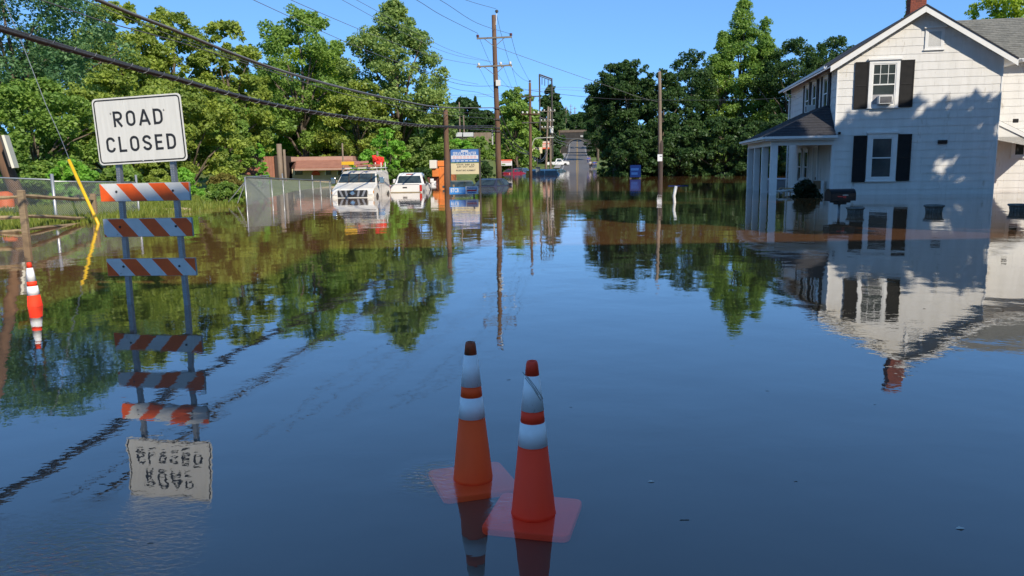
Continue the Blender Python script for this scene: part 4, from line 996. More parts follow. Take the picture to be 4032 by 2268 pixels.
# mesh enclosure beside the van
e0 = G(622, 516); e1 = Vector((XY(832, 43), 43, 0))
ef = thing('mesh_fence', 'tall grey mesh fence enclosure standing in water left of the work van', 'fence', e0)
ezt = A(622, 446, e0.y).z; ezb = A(830, 455, 43).z; pe = e1 - e0
chain(ef, (0, 0, 0), (pe.x, pe.y, 0), -.2, ezt, ezb, .055, .0026, m=mat('mesh_wire', (.30, .32, .31), .5, metal=.3))
T([(0, 0, ezt), (pe.x, pe.y, ezb)], .03, 8).build('top_rail', mat('dark_rail', (.12, .13, .13), .5), ef)
for i, f in enumerate((0, .24, .36, .55, .72, .83, .97)):
    px_, py_ = pe.x * f, pe.y * f; T([(px_, py_, -1), (px_ - .02, py_, ezt + (ezb - ezt) * f + (.25 if i in (2, 4) else .0))], .03, 8).build('post', lk, ef, smooth=True)
for k in (-.5, -1.0): T([(0, 0, ezt - .15), (k, .1, -.1)], .02, 6).build('brace', lk, ef)
back = Vector((-.6, 5.0, 0)); chain(ef, (0, 0, 0), back, -.2, ezt, ezt, .06, .0026, m=mat('mesh_wire', (.4, .4, .4)))
T([(0, 0, ezt), (back.x, back.y, ezt)], .025, 8).build('top_rail', lk, ef)
# logs afloat
for lb, x0, y0, x1, y1, r in (('pale split log floating behind the barricade', 372, 531, 480, 530, .10), ('thin dark plank at the waterline near the mesh fence', 510, 519, 562, 516, .04)):
    a, b = G(x0, y0 + 2), G(x1, y1 + 2); m = MB(); c = (a + b) / 2
    lg = rp(a - c + Vector((0, 0, r * .5)), b - c + Vector((0, 0, r * .5)), r, 50, 'floating_log', mat('pale_wood', (.46, .36, .24), .9, (.36, .27, .17), 4, .5, 10), None, 6); lg.location = c
    tag(lg, lb, 'log')
# small floating debris
dm = mat('debris', (.04, .035, .025), .9, (.10, .085, .06), 5)
r_ = random.Random(21); dl = MB()
for i in range(18):
    x = r_.uniform(100, 2500); y = 560 + 860 * r_.random() ** 1.3; p = G(x, y); s = r_.uniform(.002, .004) * (1 if y > 900 else 1.8); a = r_.uniform(-.5, .5); l = s * r_.uniform(1.5, 5)
    dx, dy = math.cos(a) * l, math.sin(a) * l
    dl.box((p.x - l, p.y - s * .5, .0005), (p.x + l, p.y + s * .5, .0005 + s * .35)) if i % 3 else dl.tube([(p.x - dx, p.y - dy, .002), (p.x, p.y + s, .003), (p.x + dx, p.y + dy, .002)], s * .25, 4)
tag(dl.build('floating_debris', dm), kind='stuff')
for i, (x, y, w_) in enumerate(((1638, 1212, .018), (2415, 1330, .02))):
    p = G(x, y); lf = MB().add([(-w_, 0, .002), (0, -w_ * .5, .004), (w_, 0, .002), (0, w_ * .5, .006)], [(0, 1, 2, 3)]).build('pale_leaf', mat('pale_leaf', (.55, .55, .5), .7)); lf.location = p
    tag(lf, ['small pale leaf floating right of the bright cone', 'small pale leaf floating in the open water far from the cones'][i], 'leaf')

# ---------------------------------------------------------------- grass on the bank
gv = []; r_ = np.random.default_rng(33); N_ = 20000
pxs = r_.uniform(-60, 640, N_); rs = np.array([lerp(SHORE, p) for p in pxs]) + r_.uniform(-.8, 6, N_)
bear = np.arctan((pxs - 1288) * K / FPX); gx = rs * np.sin(bear); gy = rs * np.cos(bear)
gz_ = np.array([hz(a, b) for a, b in zip(gx, gy)]); hh = r_.uniform(.08, .28, N_) * np.clip(1.1 + gz_ * .3, .7, 1.2); az = r_.uniform(0, 6.28, N_); ww = r_.uniform(.010, .026, N_)
lx = r_.normal(0, .18, N_); ly = r_.normal(0, .18, N_)
P = np.stack([gx, gy, gz_ - .05], 1); D = np.stack([np.cos(az) * ww, np.sin(az) * ww, 0 * ww], 1); M1 = P + np.stack([lx * hh * .4, ly * hh * .4, hh * .6], 1); TP = P + np.stack([lx * hh, ly * hh, hh], 1)
V = np.stack([P - D, P + D, M1 + D * .6, TP, M1 - D * .6, P - D], 1)
V4 = np.stack([P - D, P + D, M1 + D * .7, M1 - D * .7], 1).reshape(-1, 3); V5 = np.stack([M1 - D * .7, M1 + D * .7, TP + D * .05, TP - D * .05], 1).reshape(-1, 3)
VV = np.concatenate([V4, V5]); FF = np.arange(len(VV)).reshape(-1, 4); tt = np.tile(r_.random(N_), 2)
go = bpy.data.objects.new('grass', nmesh('grass', VV, FF, leafmat('grass_blade', (.13, .19, .03), (.27, .30, .06), .3), tt)); COL.objects.link(go); tag(go, kind='stuff')

# ---------------------------------------------------------------- yard of the house: mailbox, urns, chair, bush
mp_ = G(2110, 537); mbx = thing('mailbox', 'black rural mailbox with red and white decal on a grey post in the water', 'mailbox', mp_, R(8))
T([(0, 0, -.9), (0, 0, .30)], .035, 10).build('post', galv, mbx, smooth=True)
mblk = mat('mailbox_black', (.008, .009, .012), .5, (.014, .014, .018), 4, spec=.25)
bw = A(2146, 490, mp_.y).x - A(2080, 490, mp_.y).x; bz0 = A(2112, 505, mp_.y).z; bz1 = A(2112, 475, mp_.y).z; hb = bz1 - bz0; rr_ = hb * .46
sec = [(-rr_, 0), (rr_, 0), (rr_, hb * .5)] + [(rr_ * math.cos(R(a)), hb * .5 + (hb * .5) * math.sin(R(a))) for a in range(15, 180, 15)] + [(-rr_, hb * .5)]
MX = Matrix(((0, 0, 1, 0), (1, 0, 0, 0), (0, 1, 0, 0), (0, 0, 0, 1)))
bo = MB().prism(sec, bw, Matrix.Translation((-bw * .45, 0, bz0)) @ MX).build('box', mblk, mbx, bevel=.006)
MB().prism([(p[0] * 1.06, p[1] * 1.03) for p in sec], .02, Matrix.Translation((-bw * .45 - .03, 0, bz0)) @ MX).build('door', mblk, mbx)
B((-bw * .45 - .05, -.02, bz0 + hb * .85), (-bw * .45 - .028, .02, bz0 + hb * 1.02)).build('door_pull', mblk, mbx)
B((-.22, -.11, bz0 - .05), (.26, .11, bz0 - .002)).build('bracket', mblk, mbx); B((-.12, -.09, bz0 - .10), (.16, .09, bz0 - .051)).build('bracket', mblk, mbx)
red = mat('decal_red', (.55, .03, .03), .5); dw = mat('decal_white', (.6, .58, .55), .5)
B((-.14, -rr_ - .004, bz0 + hb * .33), (.1, -rr_ - .0005, bz0 + hb * .42)).build('decal', red, mbx); B((.02, -rr_ - .004, bz0 + hb * .25), (.1, -rr_ - .0005, bz0 + hb * .329)).build('decal', red, mbx)
B((.0, -rr_ - .004, bz0 + hb * .45), (.16, -rr_ - .0005, bz0 + hb * .52)).build('decal', dw, mbx)
stone = mat('urn_stone', (.11, .115, .11), .85, (.19, .19, .175), 9, .5, 30)
urn_p = None
for lb, x, ym, yt, wpx in (('dark stone urn planter beside the mailbox, rim above water', 2151, 538.5, 521.5, 45), ('dark stone urn planter in open water before the house wall', 2349, 535.5, 515, 48), ('dark stone urn planter by the side door of the house', 2562, 531.5, 513, 50)):
    p = G(x, ym); zt = A(x, yt, p.y).z; r0 = wpx * K / FPX * p.y / 2
    u = thing('stone_urn', lb, 'planter', p, 0, 'stone urns standing in the water')
    MB().lathe([(r0 * .62, -.6), (r0 * .70, -.05), (r0 * .73, zt * .3), (r0 * .78, zt * .55), (r0 * .92, zt * .74), (r0, zt * .82), (r0 * 1.0, zt * .93), (r0 * .96, zt), (r0 * .84, zt), (r0 * .78, zt * .8), (.01, zt * .78)], 28).build('bowl', stone, u, smooth=True)
    fl_ = MB()
    for i in range(18):
        a = i * math.pi * 2 / 18; fl_.tube([(r0 * .69 * math.cos(a), r0 * .69 * math.sin(a), -.05), (r0 * .735 * math.cos(a), r0 * .735 * math.sin(a), zt * .34), (r0 * .79 * math.cos(a), r0 * .79 * math.sin(a), zt * .58)], [.02, .022, .018], 5)
    fl_.build('fluting', stone, u, smooth=True)
bb = G(2030, 497); tree('boxwood_bush', 'round clipped dark bush half under water by the porch', 'bush', (bb.x, bb.y + .1, -.35), A(2035, 458, bb.y).z + .35, 27 * K / FPX * bb.y, GR['box'], n=6000, leaf=.11, lo=0, clumps=50, gap=2.2, seed=300, shape='bush')
# padded lounge chair on the porch
lc = Vector((XY(1990, 33.6), 33.6, 0)); ch_ = thing('lounge_chair', 'pale cushioned bentwood lounge chair on the flooded porch', 'chair', lc, HA + R(12))
cw = mat('chair_cushion', (.55, .54, .52), .9, (.47, .46, .44), 5); bw_ = mat('bentwood', (.50, .33, .17), .5)
def pad(a, b, w_, t_, name, par):
    a, b = Vector(a), Vector(b); d_ = (b - a).normalized(); n_ = Vector((-d_.z, 0, d_.x))
    vs = []
    for q in (a, b):
        for s in (-w_ / 2, w_ / 2):
            for h in (0, t_): vs.append(q + Vector((0, s, 0)) + n_ * h)
    return MB().add(vs, [(0, 1, 3, 2), (4, 6, 7, 5), (0, 4, 5, 1), (2, 3, 7, 6), (1, 5, 7, 3), (0, 2, 6, 4)]).build(name, cw, par, bevel=.03, seg=3)
pad((-.25, 0, .14), (.15, 0, .06), .55, .09, 'seat_cushion', ch_); pad((.15, 0, .06), (.52, 0, .50), .55, .09, 'back_cushion', ch_); pad((.53, 0, .52), (.63, 0, .68), .5, .12, 'head_cushion', ch_)
for s in (-.32, .32):
    MB().tube([(-.35, s, -.5), (-.36, s, .2), (-.3, s, .26), (.25, s, .24), (.3, s, .2)], .025, 6).build('arm', bw_, ch_, smooth=True); MB().tube([(.0, s, -.5), (.15, s, .05), (.58, s, .6)], .025, 6).build('leg', bw_, ch_, smooth=True)
fs = thing('footstool', 'cushioned bentwood footstool in front of the lounge chair', 'stool', Vector((XY(1968, 33.0), 33.0, 0)), HA + R(12))
pad((-.22, 0, .12), (.2, 0, .14), .5, .07, 'cushion', fs)
for sx in (-.2, .18):
    for sy in (-.22, .22): T([(sx, sy, -.5), (sx, sy, .12)], .02, 6).build('leg', bw_, fs)
cb = thing('cardboard_box', 'open brown box on a white stand by the porch wall', 'box', HM @ Vector((-.35, 1.25, 0)), HA)
B((-.16, -.15, .2), (.1, .15, .55)).build('carton', mat('cardboard', (.25, .16, .09), .9), cb); B((.11, -.18, -.5), (.22, .18, .55)).build('stand', trim, cb)
# ---------------------------------------------------------------- utility poles
pw = mat('pole_wood', (.17, .095, .055), .9, (.11, .062, .04), 5, .6, 18, stretch=(1, 1, .2))
pw2 = mat('pole_wood_grey', (.26, .20, .15), .9, (.18, .135, .10), 5, .6, 18, stretch=(1, 1, .2))
dkm = mat('insulator_brown', (.10, .03, .025), .25); pom = mat('insulator_white', (.68, .68, .66), .3); grn = mat('crossarm_grey', (.22, .20, .16), .9, (.16, .14, .11), 5, stretch=(.3, 1, 1))
steel = mat('dark_steel', (.045, .04, .038), .6, (.07, .06, .055), 5)
def pole(name, label, bx, by, tx, ty, r0=.15, m=None, Y=None, group='utility poles', z0=-1.0):
    b = G(bx, by) if Y is None else A(bx, by, Y); t = A(tx, ty, b.y)
    o = thing(name, label, 'utility pole', b, 0, group); v = t - b
    n = 6; pts = [v * (i / n) + Vector((rnd.uniform(-.015, .015), 0, 0)) for i in range(n + 1)]; pts[0] = Vector((-v.x * .1, 0, z0))
    MB().tube(pts, [r0 * (1.08 - .35 * i / n) for i in range(n + 1)], 12).build('shaft', m or pw, o, smooth=True)
    return o, b, t
def at_(o, b, x, y, dy=0.0): return A(x, y, b.y + dy) - b
def insul(par, p, m, s=1.0):
    MB().lathe([(.03 * s, -.02), (.03 * s, .03), (.11 * s, .05), (.06 * s, .08), (.12 * s, .11), (.06 * s, .14), (.11 * s, .17), (.05 * s, .22)], 12, p).build('insulator', m, par, smooth=True)
def crossarm(o, b, x0, y0, x1, y1, m=None, brace=True, t_=.11, dy=-.16):
    p, q = at_(o, b, x0, y0, dy), at_(o, b, x1, y1, dy); d_ = (q - p).normalized()
    mm = MB(); up = Vector((0, 0, t_ / 2)); f = Vector((0, t_ / 2, 0))
    mm.add([p - up - f, p + up - f, p + up + f, p - up + f, q - up - f, q + up - f, q + up + f, q - up + f], [(0, 3, 2, 1), (4, 5, 6, 7), (0, 1, 5, 4), (1, 2, 6, 5), (2, 3, 7, 6), (3, 0, 4, 7)])
    ca = mm.build('crossarm', m or grn, o); c = (p + q) / 2
    if brace:
        for k in (-.28, .28):
            e = c + (q - p) * k; MB().tube([e - Vector((0, 0, .05)), c + Vector((0, .03, -.62))], .022, 5).build('brace', m or grn, o)
    return p, q
PM, pb, pt = pole('utility_pole', 'tallest wooden utility pole with two crossarms and insulators at the road edge', 1256, 463, 1242, 38, .20)
p, q = crossarm(PM, pb, 1199, 97, 1288, 93); 
for e, m in ((p + Vector((.08, 0, .05)), dkm), (q + Vector((-.08, 0, .05)), dkm)): insul(PM, e, m, 1.1)
p, q = crossarm(PM, pb, 1199, 168, 1288, 164)
for f in (.06, .68, .95): insul(PM, p.lerp(q, f) + Vector((0, 0, .04)), pom, 1.0)
for f in (.06, .68, .95): MB().tube([p.lerp(q, f) + Vector((.05, 0, .02)), p.lerp(q, f) + Vector((.1, .05, -.12))], .06, 6).build('deadend_clamp', pom, PM)
tp = at_(PM, pb, 1247, 38); T([tp + Vector((0, -.12, -.7)), tp + Vector((.08, -.12, .15))], .03, 6).build('top_bracket', pom, PM); insul(PM, tp + Vector((.08, -.12, .12)), steel, 1.2)
bx_ = at_(PM, pb, 1253, 209, -.25); MB().cbox(bx_, (.34, .2, .42)).build('grey_box', mat('box_white', (.62, .62, .58), .5), PM, bevel=.02)
bx_ = at_(PM, pb, 1239, 345, -.05); MB().cbox(bx_, (.10, .1, 1.1)).build('riser_conduit', mat('conduit', (.40, .40, .37), .6), PM)
for y in (272, 300, 322, 330): MB().cbox(at_(PM, pb, 1250, y, -.2), (.5, .12, .10)).build('cable_clamp', steel, PM)
PS, sb, st_ = pole('utility_pole', 'short wooden pole cut off below the cables', 1126, 482, 1121, 276, .165); 
for y in (318, 400): MB().lathe([(.158, 0), (.158, .05)], 12, at_(PS, sb, 1122, y)).build('band', steel, PS)
P2, b2, t2_ = pole('utility_pole', 'second wooden utility pole with several crossarms and streetlight arm', 1335, 446, 1333, 208, .17)
for (y, hw, mt_) in ((243, 22, steel), (288, 22, pw), (309, 20, steel)): crossarm(P2, b2, 1334 - hw * 1.05, y, 1334 + hw * 1.05, y - 1, mt_, y == 243)
p, q = crossarm(P2, b2, 1313, 287, 1356, 287, pw, False)
for f in (.04, .3, .7, .96): insul(P2, p.lerp(q, f) + Vector((0, 0, .05)), pom, 1.2)
insul(P2, at_(P2, b2, 1333, 207), steel, 1.3)
a0 = at_(P2, b2, 1336, 372); MB().tube(catmull([a0, at_(P2, b2, 1345, 350), at_(P2, b2, 1365, 347), at_(P2, b2, 1380, 346)], 5), .05, 6).build('streetlight_arm', mat('arm_grey', (.42, .43, .38), .5), P2, smooth=True)
e = at_(P2, b2, 1384, 346); MB().cbox(e, (.75, .28, .12)).build('streetlight_head', mat('arm_grey', (.42, .43, .38)), P2, bevel=.03)
for lb, bx, by, tx, ty in (('left one of a close pair of brown poles past the second pole', 1373, 434, 1379, 268), ('right one of a close pair of brown poles past the second pole', 1385, 433, 1384, 270)):
    o, b, t = pole('utility_pole', lb, bx, by, tx, ty, .17, pw2)
    if 'left' in lb:
        for y, hw in ((280, 19), (305, 16), (322, 14)):
            p, q = crossarm(o, b, 1376 - hw, y, 1378 + hw, y, grn, False)
            for f in (.05, .3, .7, .95): insul(o, p.lerp(q, f) + Vector((0, 0, .05)), pom, 1.3)
    else: MB().lathe([(.24, 0), (.26, .1), (.26, .8), (.2, .9)], 12, at_(o, b, 1388, 335, -.3)).build('transformer', pom, o, smooth=True)
o, b, t = pole('utility_pole', 'thin pole on the grassy slope before the bridge', 1408, 376, 1405, 280, .16, pw, Y=235, z0=-3)
crossarm(o, b, 1400, 296, 1411, 296, grn, False)
PR, rb_, rt = pole('utility_pole', 'bare wooden pole with a white notice standing in the water before the dark trees', 1661, 453, 1659, 180, .165, pw2)
nb = at_(PR, rb_, 1660, 397, -.17); MB().box((nb.x - .19, nb.y - .02, nb.z - .27), (nb.x + .19, nb.y, nb.z + .27)).build('notice', mat('notice_white', (.70, .71, .72), .6), PR, bevel=.01)
B((nb.x - .02, nb.y - .024, nb.z + .08), (nb.x + .16, nb.y - .0205, nb.z + .15)).build('notice_print', mat('print_grey', (.12, .13, .15), .6), PR)
MB().lathe([(.155, 0), (.19, .25), (.19, 3.3), (.16, 3.6)], 12, (0, 0, -.5)).build('dark_wrap', mat('pole_tar', (.05, .036, .03), .9, (.075, .052, .042), 5, stretch=(1, 1, .2)), PR)
for i, (lb, bx, by, tx, ty, Y) in enumerate((('far pole on the hill road right of the steel tower', 1446, 322, 1446, 268, 400), ('far pole highest on the hill road', 1436, 300, 1436, 262, 520), ('far pole beyond the bridge on the hill', 1424, 310, 1424, 266, 460), ('pole on the hill above the white trailers', 1157, 345, 1155, 257, 150), ('grey post on the hill beside the white trailers', 1168, 345, 1166, 290, 150))):
    o, b, t = pole('utility_pole', lb, bx, by, tx, ty, .15 if i > 2 else .22, pw2, Y=Y, z0=-4)
    if i < 3: crossarm(o, b, tx - 5, ty + 5, tx + 5, ty + 5, grn, False, .2); crossarm(o, b, tx - 4, ty + 14, tx + 4, ty + 14, grn, False, .2)
# leaning pole at the left edge with a white board
lp = Vector((XY(48, 27), 27.0, 0)); tpp = A(-14, 345, 27); lo_ = thing('leaning_pole', 'thick wooden pole leaning at the far left with a pale sign board fixed to it', 'pole', lp); v = tpp - lp
T([(-v.x * .4, 0, -1), v * .5, v, v * 3.2], [.24, .22, .20, .14], 12).build('shaft', pw, lo_, smooth=True)
sp_ = A(26, 382, 26.6) - lp; bdm = MB().box((-.03, -.35, -.55), (.05, .3, .55)).build('board', mat('board_pale', (.70, .66, .55), .7), lo_, loc=sp_, rot=(0, R(-10), R(20))); MB().box((-.10, -.35, -.5), (-.032, .3, .5)).build('board_back', steel, lo_, loc=sp_, rot=(0, R(-10), R(20)))
dr_ = thing('traffic_drum', 'orange drum behind the chain-link fence at the far left', 'drum', Vector((XY(2, 26.5), 26.5, -.15)))
MB().lathe([(.28, 0), (.27, .3), (.24, .9), (.1, .98)], 20).build('drum_body', mat('drum_orange', (.65, .13, .03), .6), dr_, smooth=True); MB().lathe([(.279, .32), (.272, .44)], 20).build('drum_band', rw, dr_)
# steel frame tower
Y = 205; t0 = thing('steel_tower', 'dark steel portal frame tower with hanging insulators above the trees', 'tower', (XY(1372, Y), Y, 0)); O_ = Vector((XY(1372, Y), Y, 0))
def tw(x, y): return A(x, y, Y) - O_
for x0, x1 in ((1357, 1359), (1388, 1390)): T([tw(x0, 187 if x0 < 1370 else 197), tw(x1, 400)], .22, 6).build('leg', steel, t0)
T([tw(1356, 187), tw(1389, 199)], .2, 6).build('crossbeam', steel, t0); T([tw(1359, 296), tw(1390, 305)], .2, 6).build('crossbeam', steel, t0); T([tw(1356, 191), tw(1388, 203)], .12, 6).build('crossbeam', steel, t0)
for x in (1363.5, 1370.5, 1379): T([tw(x, 193 + (x - 1356) * .36), tw(x, 213 + (x - 1363) * .4)], .1, 5).build('insulator_string', steel, t0)

# ---------------------------------------------------------------- wires
cab = mat('cable_black', (.03, .03, .032), .55, (.06, .06, .06), 20); cab2 = mat('cable_grey', (.10, .10, .10), .5); cab3 = mat('cable_light', (.16, .165, .17), .5)
WN = 'overhead lines'
def wire3(label, pts, r, m=None, n=5, seg=6, name='overhead_wire'):
    return tag(T(catmull(pts, seg), r, n).build(name, m or cab2, smooth=True), label, 'wire', WN)
def wire(label, px, Pa, Pb, r, m=None, ext=0, name='overhead_wire', n=5, off=(0, 0, 0)):
    """photo points on the upright plane through plan points Pa, Pb"""
    Pa, Pb = Vector(Pa), Vector(Pb); d_ = (Pb - Pa); d_.z = 0; nn = Vector((d_.y, -d_.x, 0)).normalized()
    pts = [onplane(x, y, Pa, nn) + Vector(off) for x, y in px]
    if ext: pts = [pts[0] + (pts[0] - pts[1]).normalized() * ext] + pts
    return wire3(label, pts, r, m, n, name=name)
side = Vector((-8.6, 13.0, 0)); pmx = Vector((pb.x - .1, pb.y, 0)); sd_n = Vector((side.y - pmx.y, pmx.x - side.x, 0)).normalized()
W1 = [(0, 67), (112, 101), (223, 134), (335, 166), (446, 196), (558, 228), (670, 257), (782, 279), (893, 296), (1005, 310), (1116, 319), (1250, 321)]
b1o = wire('heavy black cable bundle sagging lowest across the trees to the tallest pole', W1, side, pmx, .035, cab, 6, 'cable_bundle', 8)
wire('second heavy black cable of the lowest bundle', [(x, y + 9 * (1 - x / 1350)) for x, y in W1[:-1]] + [(1250, 329)], side + sd_n * .1, pmx, .032, cab, 6, 'cable_bundle', 8)
wire('third heavy black cable of the lowest bundle', [(x, y + 5 - 8 * (x / 1250)) for x, y in W1[:-1]] + [(1250, 316)], side - sd_n * .06, pmx, .026, cab, 6, 'cable_bundle', 8)
# lashing wire twisted round the heavy bundle
d_ = pmx - side; nn = Vector((d_.y, -d_.x, 0)).normalized(); base = catmull([onplane(x, y + 4 * (1 - x / 1350), side, nn) for x, y in W1], 40)
lw = MB(); hp = []
tot = 0
for i in range(1, len(base)):
    tot += (base[i] - base[i - 1]).length; a = tot * 2 * math.pi / .55
    hp.append(base[i] + Vector((0, 0, 1)) * .075 * math.sin(a) + nn * .075 * math.cos(a))
tag(lw.tube(hp, .009, 3).build('lashing_wire', cab3), 'thin wire twisted around the lowest heavy cable bundle', 'wire', WN)
W2 = [(250, 0), (348, 40), (447, 78), (558, 123), (670, 165), (782, 199), (893, 228), (1005, 252), (1116, 270), (1250, 271)]
wire('grey twin cable hanging above the black bundle', W2, side, pmx, .030, cab3, 6, 'cable_bundle', 6); wire('lower strand of the grey twin cable above the black bundle', [(x, y + 5 * (1 - x / 1400)) for x, y in W2], side + sd_n * .05, pmx, .022, cab2, 6, 'cable_bundle', 6)
wire('thin line between the grey twin cable and the black bundle', [(103, 0), (268, 56), (447, 105), (670, 176), (893, 243), (1116, 288), (1250, 299)], side, pmx, .012, cab2, 6)
wire('faint thin line to the shorter span over the bank trees', [(210, 0), (330, 48), (447, 95), (670, 170), (893, 230), (1116, 280), (1250, 285)], side - sd_n, pmx, .008, cab2, 6)
hi = Vector((-9.5, 9, 0))
for lb, px, r in (('topmost line from the pole top insulator', [(1020, -60), (1172, 0), (1247, 22)], .014), ('line from the right upper crossarm insulator', [(980, -60), (1107, 0), (1200, 58), (1283, 85)], .014), ('line from the left upper crossarm insulator', [(930, -60), (1048, 0), (1110, 38), (1202, 84)], .014),
    ('lowest thin line to the lower crossarm', [(560, -40), (638, 0), (900, 118), (1050, 172), (1150, 201), (1203, 212)], .010), ('thin line to the left lower crossarm insulator', [(650, -40), (732, 0), (950, 92), (1100, 144), (1203, 164)], .010), ('thin line to the right lower crossarm insulator', [(780, -40), (861, 0), (1020, 85), (1150, 140), (1284, 162)], .009), ('thin line to the middle lower crossarm insulator', [(800, -40), (897, 0), (1060, 90), (1150, 132), (1262, 162)], .009)):
    wire(lb, px, hi, pmx, r, cab3 if r < .012 else cab2)
for lb, px, r in (('line from the pole top running on to the second pole', [(1247, 26), (1262, 90), (1285, 165), (1310, 195), (1333, 207)], .014), ('line from the right upper insulator to the second pole', [(1285, 88), (1300, 140), (1318, 178), (1333, 206)], .014), ('line from the left upper insulator to the second pole', [(1204, 92), (1240, 170), (1285, 225), (1316, 243)], .012),
    ('line from the lower crossarm to the second pole crossarm', [(1266, 166), (1285, 215), (1313, 286)], .010), ('right line from the lower crossarm to the second pole crossarm', [(1287, 168), (1310, 235), (1350, 287)], .010), ('left line from the lower crossarm to the second pole crossarm', [(1205, 170), (1245, 235), (1313, 287)], .010)):
    pts = []; n_ = len(px)
    for i, (x, y) in enumerate(px): pts.append(A(x, y, pb.y + (b2.y - pb.y) * (x - px[0][0]) / (px[-1][0] - px[0][0])))
    wire3(lb, pts, r)
def span(lb, px, Ya, Yb, r, m=None):
    x0, x1 = px[0][0], px[-1][0]; wire3(lb, [A(x, y, Ya + (Yb - Ya) * (x - x0) / (x1 - x0)) for x, y in px], r, m)
span('line crossing the road from the tallest pole to the bare pole', [(1250, 119), (1340, 151), (1440, 186), (1545, 222), (1600, 242), (1658, 257)], pb.y, rb_.y, .016)
span('service line crossing the road to the white house', [(1250, 213), (1329, 226), (1409, 237), (1545, 249), (1725, 252), (1900, 250), (2008, 243)], pb.y, 42.0, .013)
span('thick drop cable from the tallest pole down to the second pole', [(1255, 273), (1272, 315), (1298, 362), (1333, 387)], pb.y, b2.y, .035, cab2); span('second drop cable from the tallest pole down to the second pole', [(1255, 300), (1275, 345), (1303, 380), (1333, 390)], pb.y, b2.y, .03, cab)
span('third drop cable from the tallest pole down to the second pole', [(1255, 325), (1270, 345), (1300, 378), (1333, 388)], pb.y, b2.y, .025, cab)
span('loop of black cable between the second pole and the pole pair', [(1334, 388), (1350, 402), (1365, 400), (1376, 380)], b2.y, 112, .05, cab); span('lower loop of black cable between the second pole and the pole pair', [(1334, 390), (1352, 406), (1367, 404), (1377, 385)], b2.y, 112, .04, cab)
span('tangled line left of the tallest pole', [(1060, 175), (1130, 205), (1190, 216), (1248, 216)], 50, pb.y, .014, cab); span('lower tangled line left of the tallest pole', [(1080, 200), (1150, 225), (1200, 232), (1243, 246)], 50, pb.y, .012, cab)
span('distant line across the sky beyond the second pole', [(1130, 240), (1250, 236), (1400, 220), (1480, 222)], 190, 200, .035, cab3); span('distant lower line across the sky beyond the second pole', [(1140, 246), (1260, 240), (1400, 226), (1480, 230)], 190, 200, .03, cab3)
for i, y in enumerate((352, 360, 366)): span(['upper', 'middle', 'lower'][i] + ' line of three running over the slope to the bridge', [(1386, y - 30 + i * 4), (1408, y - 6), (1450, y - 2 + i * 3), (1500, y + 2)], 112, 280, .04, cab3)

# ---------------------------------------------------------------- vehicles
vw = mat('van_white', (.74, .70, .62), .3, (.68, .64, .56), 2); tw_ = mat('pickup_white', (.78, .77, .75), .3, (.72, .71, .69), 2); vg = mat('car_glass', (.015, .022, .024), .05, (.05, .07, .07), 2, spec=.8); chrome = mat('chrome', (.6, .6, .6), .15, metal=1); blkp = mat('black_plastic', (.02, .02, .02), .5); tyre = mat('tyre', (.02, .02, .02), .9); lampg = mat('lamp_clear', (.8, .8, .78), .15); lampr = mat('lamp_red', (.5, .03, .015), .25); amber = mat('lamp_amber', (.75, .28, .03), .3)
def shell(prof, wf):     # side profile (y back, z) swept across x; wf(z) half width
    m = MB(); n = len(prof); L_ = [(-wf(z), y, z) for y, z in prof]; Rr = [(wf(z), y, z) for y, z in prof]
    m.add(L_ + Rr, [(i, (i + 1) % n, n + (i + 1) % n, n + i) for i in range(n)][::1] + [tuple(range(n))[::-1], tuple(range(n, 2 * n))]); return m
def wheel(par, x, y, z, r=.36, w_=.24):
    s = 1 if x > 0 else -1
    wh = MB().lathe([(r * .62, -w_ / 2), (r * .94, -w_ / 2), (r, -w_ / 2 + .04), (r, w_ / 2 - .04), (r * .94, w_ / 2), (r * .62, w_ / 2)], 20).build('wheel', tyre, par, smooth=True, loc=(x, y, z), rot=(0, R(90), 0))
    MB().lathe([(r * .62, -w_ / 2 + .02), (r * .62, w_ / 2 - .02), (r * .2, w_ / 2 - .04 * s)], 16).build('rim', chrome, wh)
vb = G(883, 497); van = thing('work_van', 'white work van with ladders on the roof, flooded to its grille', 'van', (XY(883, 37.0), 37.0, 0))
W_ = lambda z: 1.0 - .02 * max(0, z) if z < .62 else 1.0 - .012 - (z - .62) * .26
shell([(0.02, -.7), (0, .06), (.04, .34), (.16, .43), (1.0, .63), (1.12, .68), (1.82, 1.14), (2.1, 1.23), (3.6, 1.27), (5.45, 1.22), (5.6, 1.1), (5.65, -.7)], W_).build('body', vw, van, bevel=.05, seg=3)
def onw(y0, z0, y1, z1, hw0, hw1, dz=.012): return [(-hw0, y0 - dz, z0 + dz), (hw0, y0 - dz, z0 + dz), (hw1, y1 - dz, z1 + dz), (-hw1, y1 - dz, z1 + dz)]
MB().quad(*onw(1.17, .71, 1.77, 1.105, .90, .80, .016)).build('windshield', vg, van)
MB().add([(-.9, 1.135, .70), (.9, 1.135, .70), (.9, 1.16, .715), (-.9, 1.16, .715)], [(0, 1, 2, 3)]).build('wiper_cowl', blkp, van)
gr_ = B((-.70, -.03, .04), (.70, .02, .36)).build('grille', blkp, van, bevel=.01)
for x in (-.60, -.32, .32, .60): MB().add([(x - .05, -.045, .36), (x + .05, -.045, .36), (x * .78 + .05, -.045, .06), (x * .78 - .05, -.045, .06), (x - .05, -.031, .36), (x + .05, -.031, .36), (x * .78 + .05, -.031, .06), (x * .78 - .05, -.031, .06)], [(0, 3, 2, 1), (0, 1, 5, 4), (1, 2, 6, 5), (3, 0, 4, 7)]).build('grille_bar', mat('bar_grey', (.35, .34, .33), .35, metal=.5), gr_)
for z in (.12, .18, .24, .30): B((-.68, -.038, z - .008), (.68, -.0305, z + .008)).build('grille_slat', blkp, gr_)
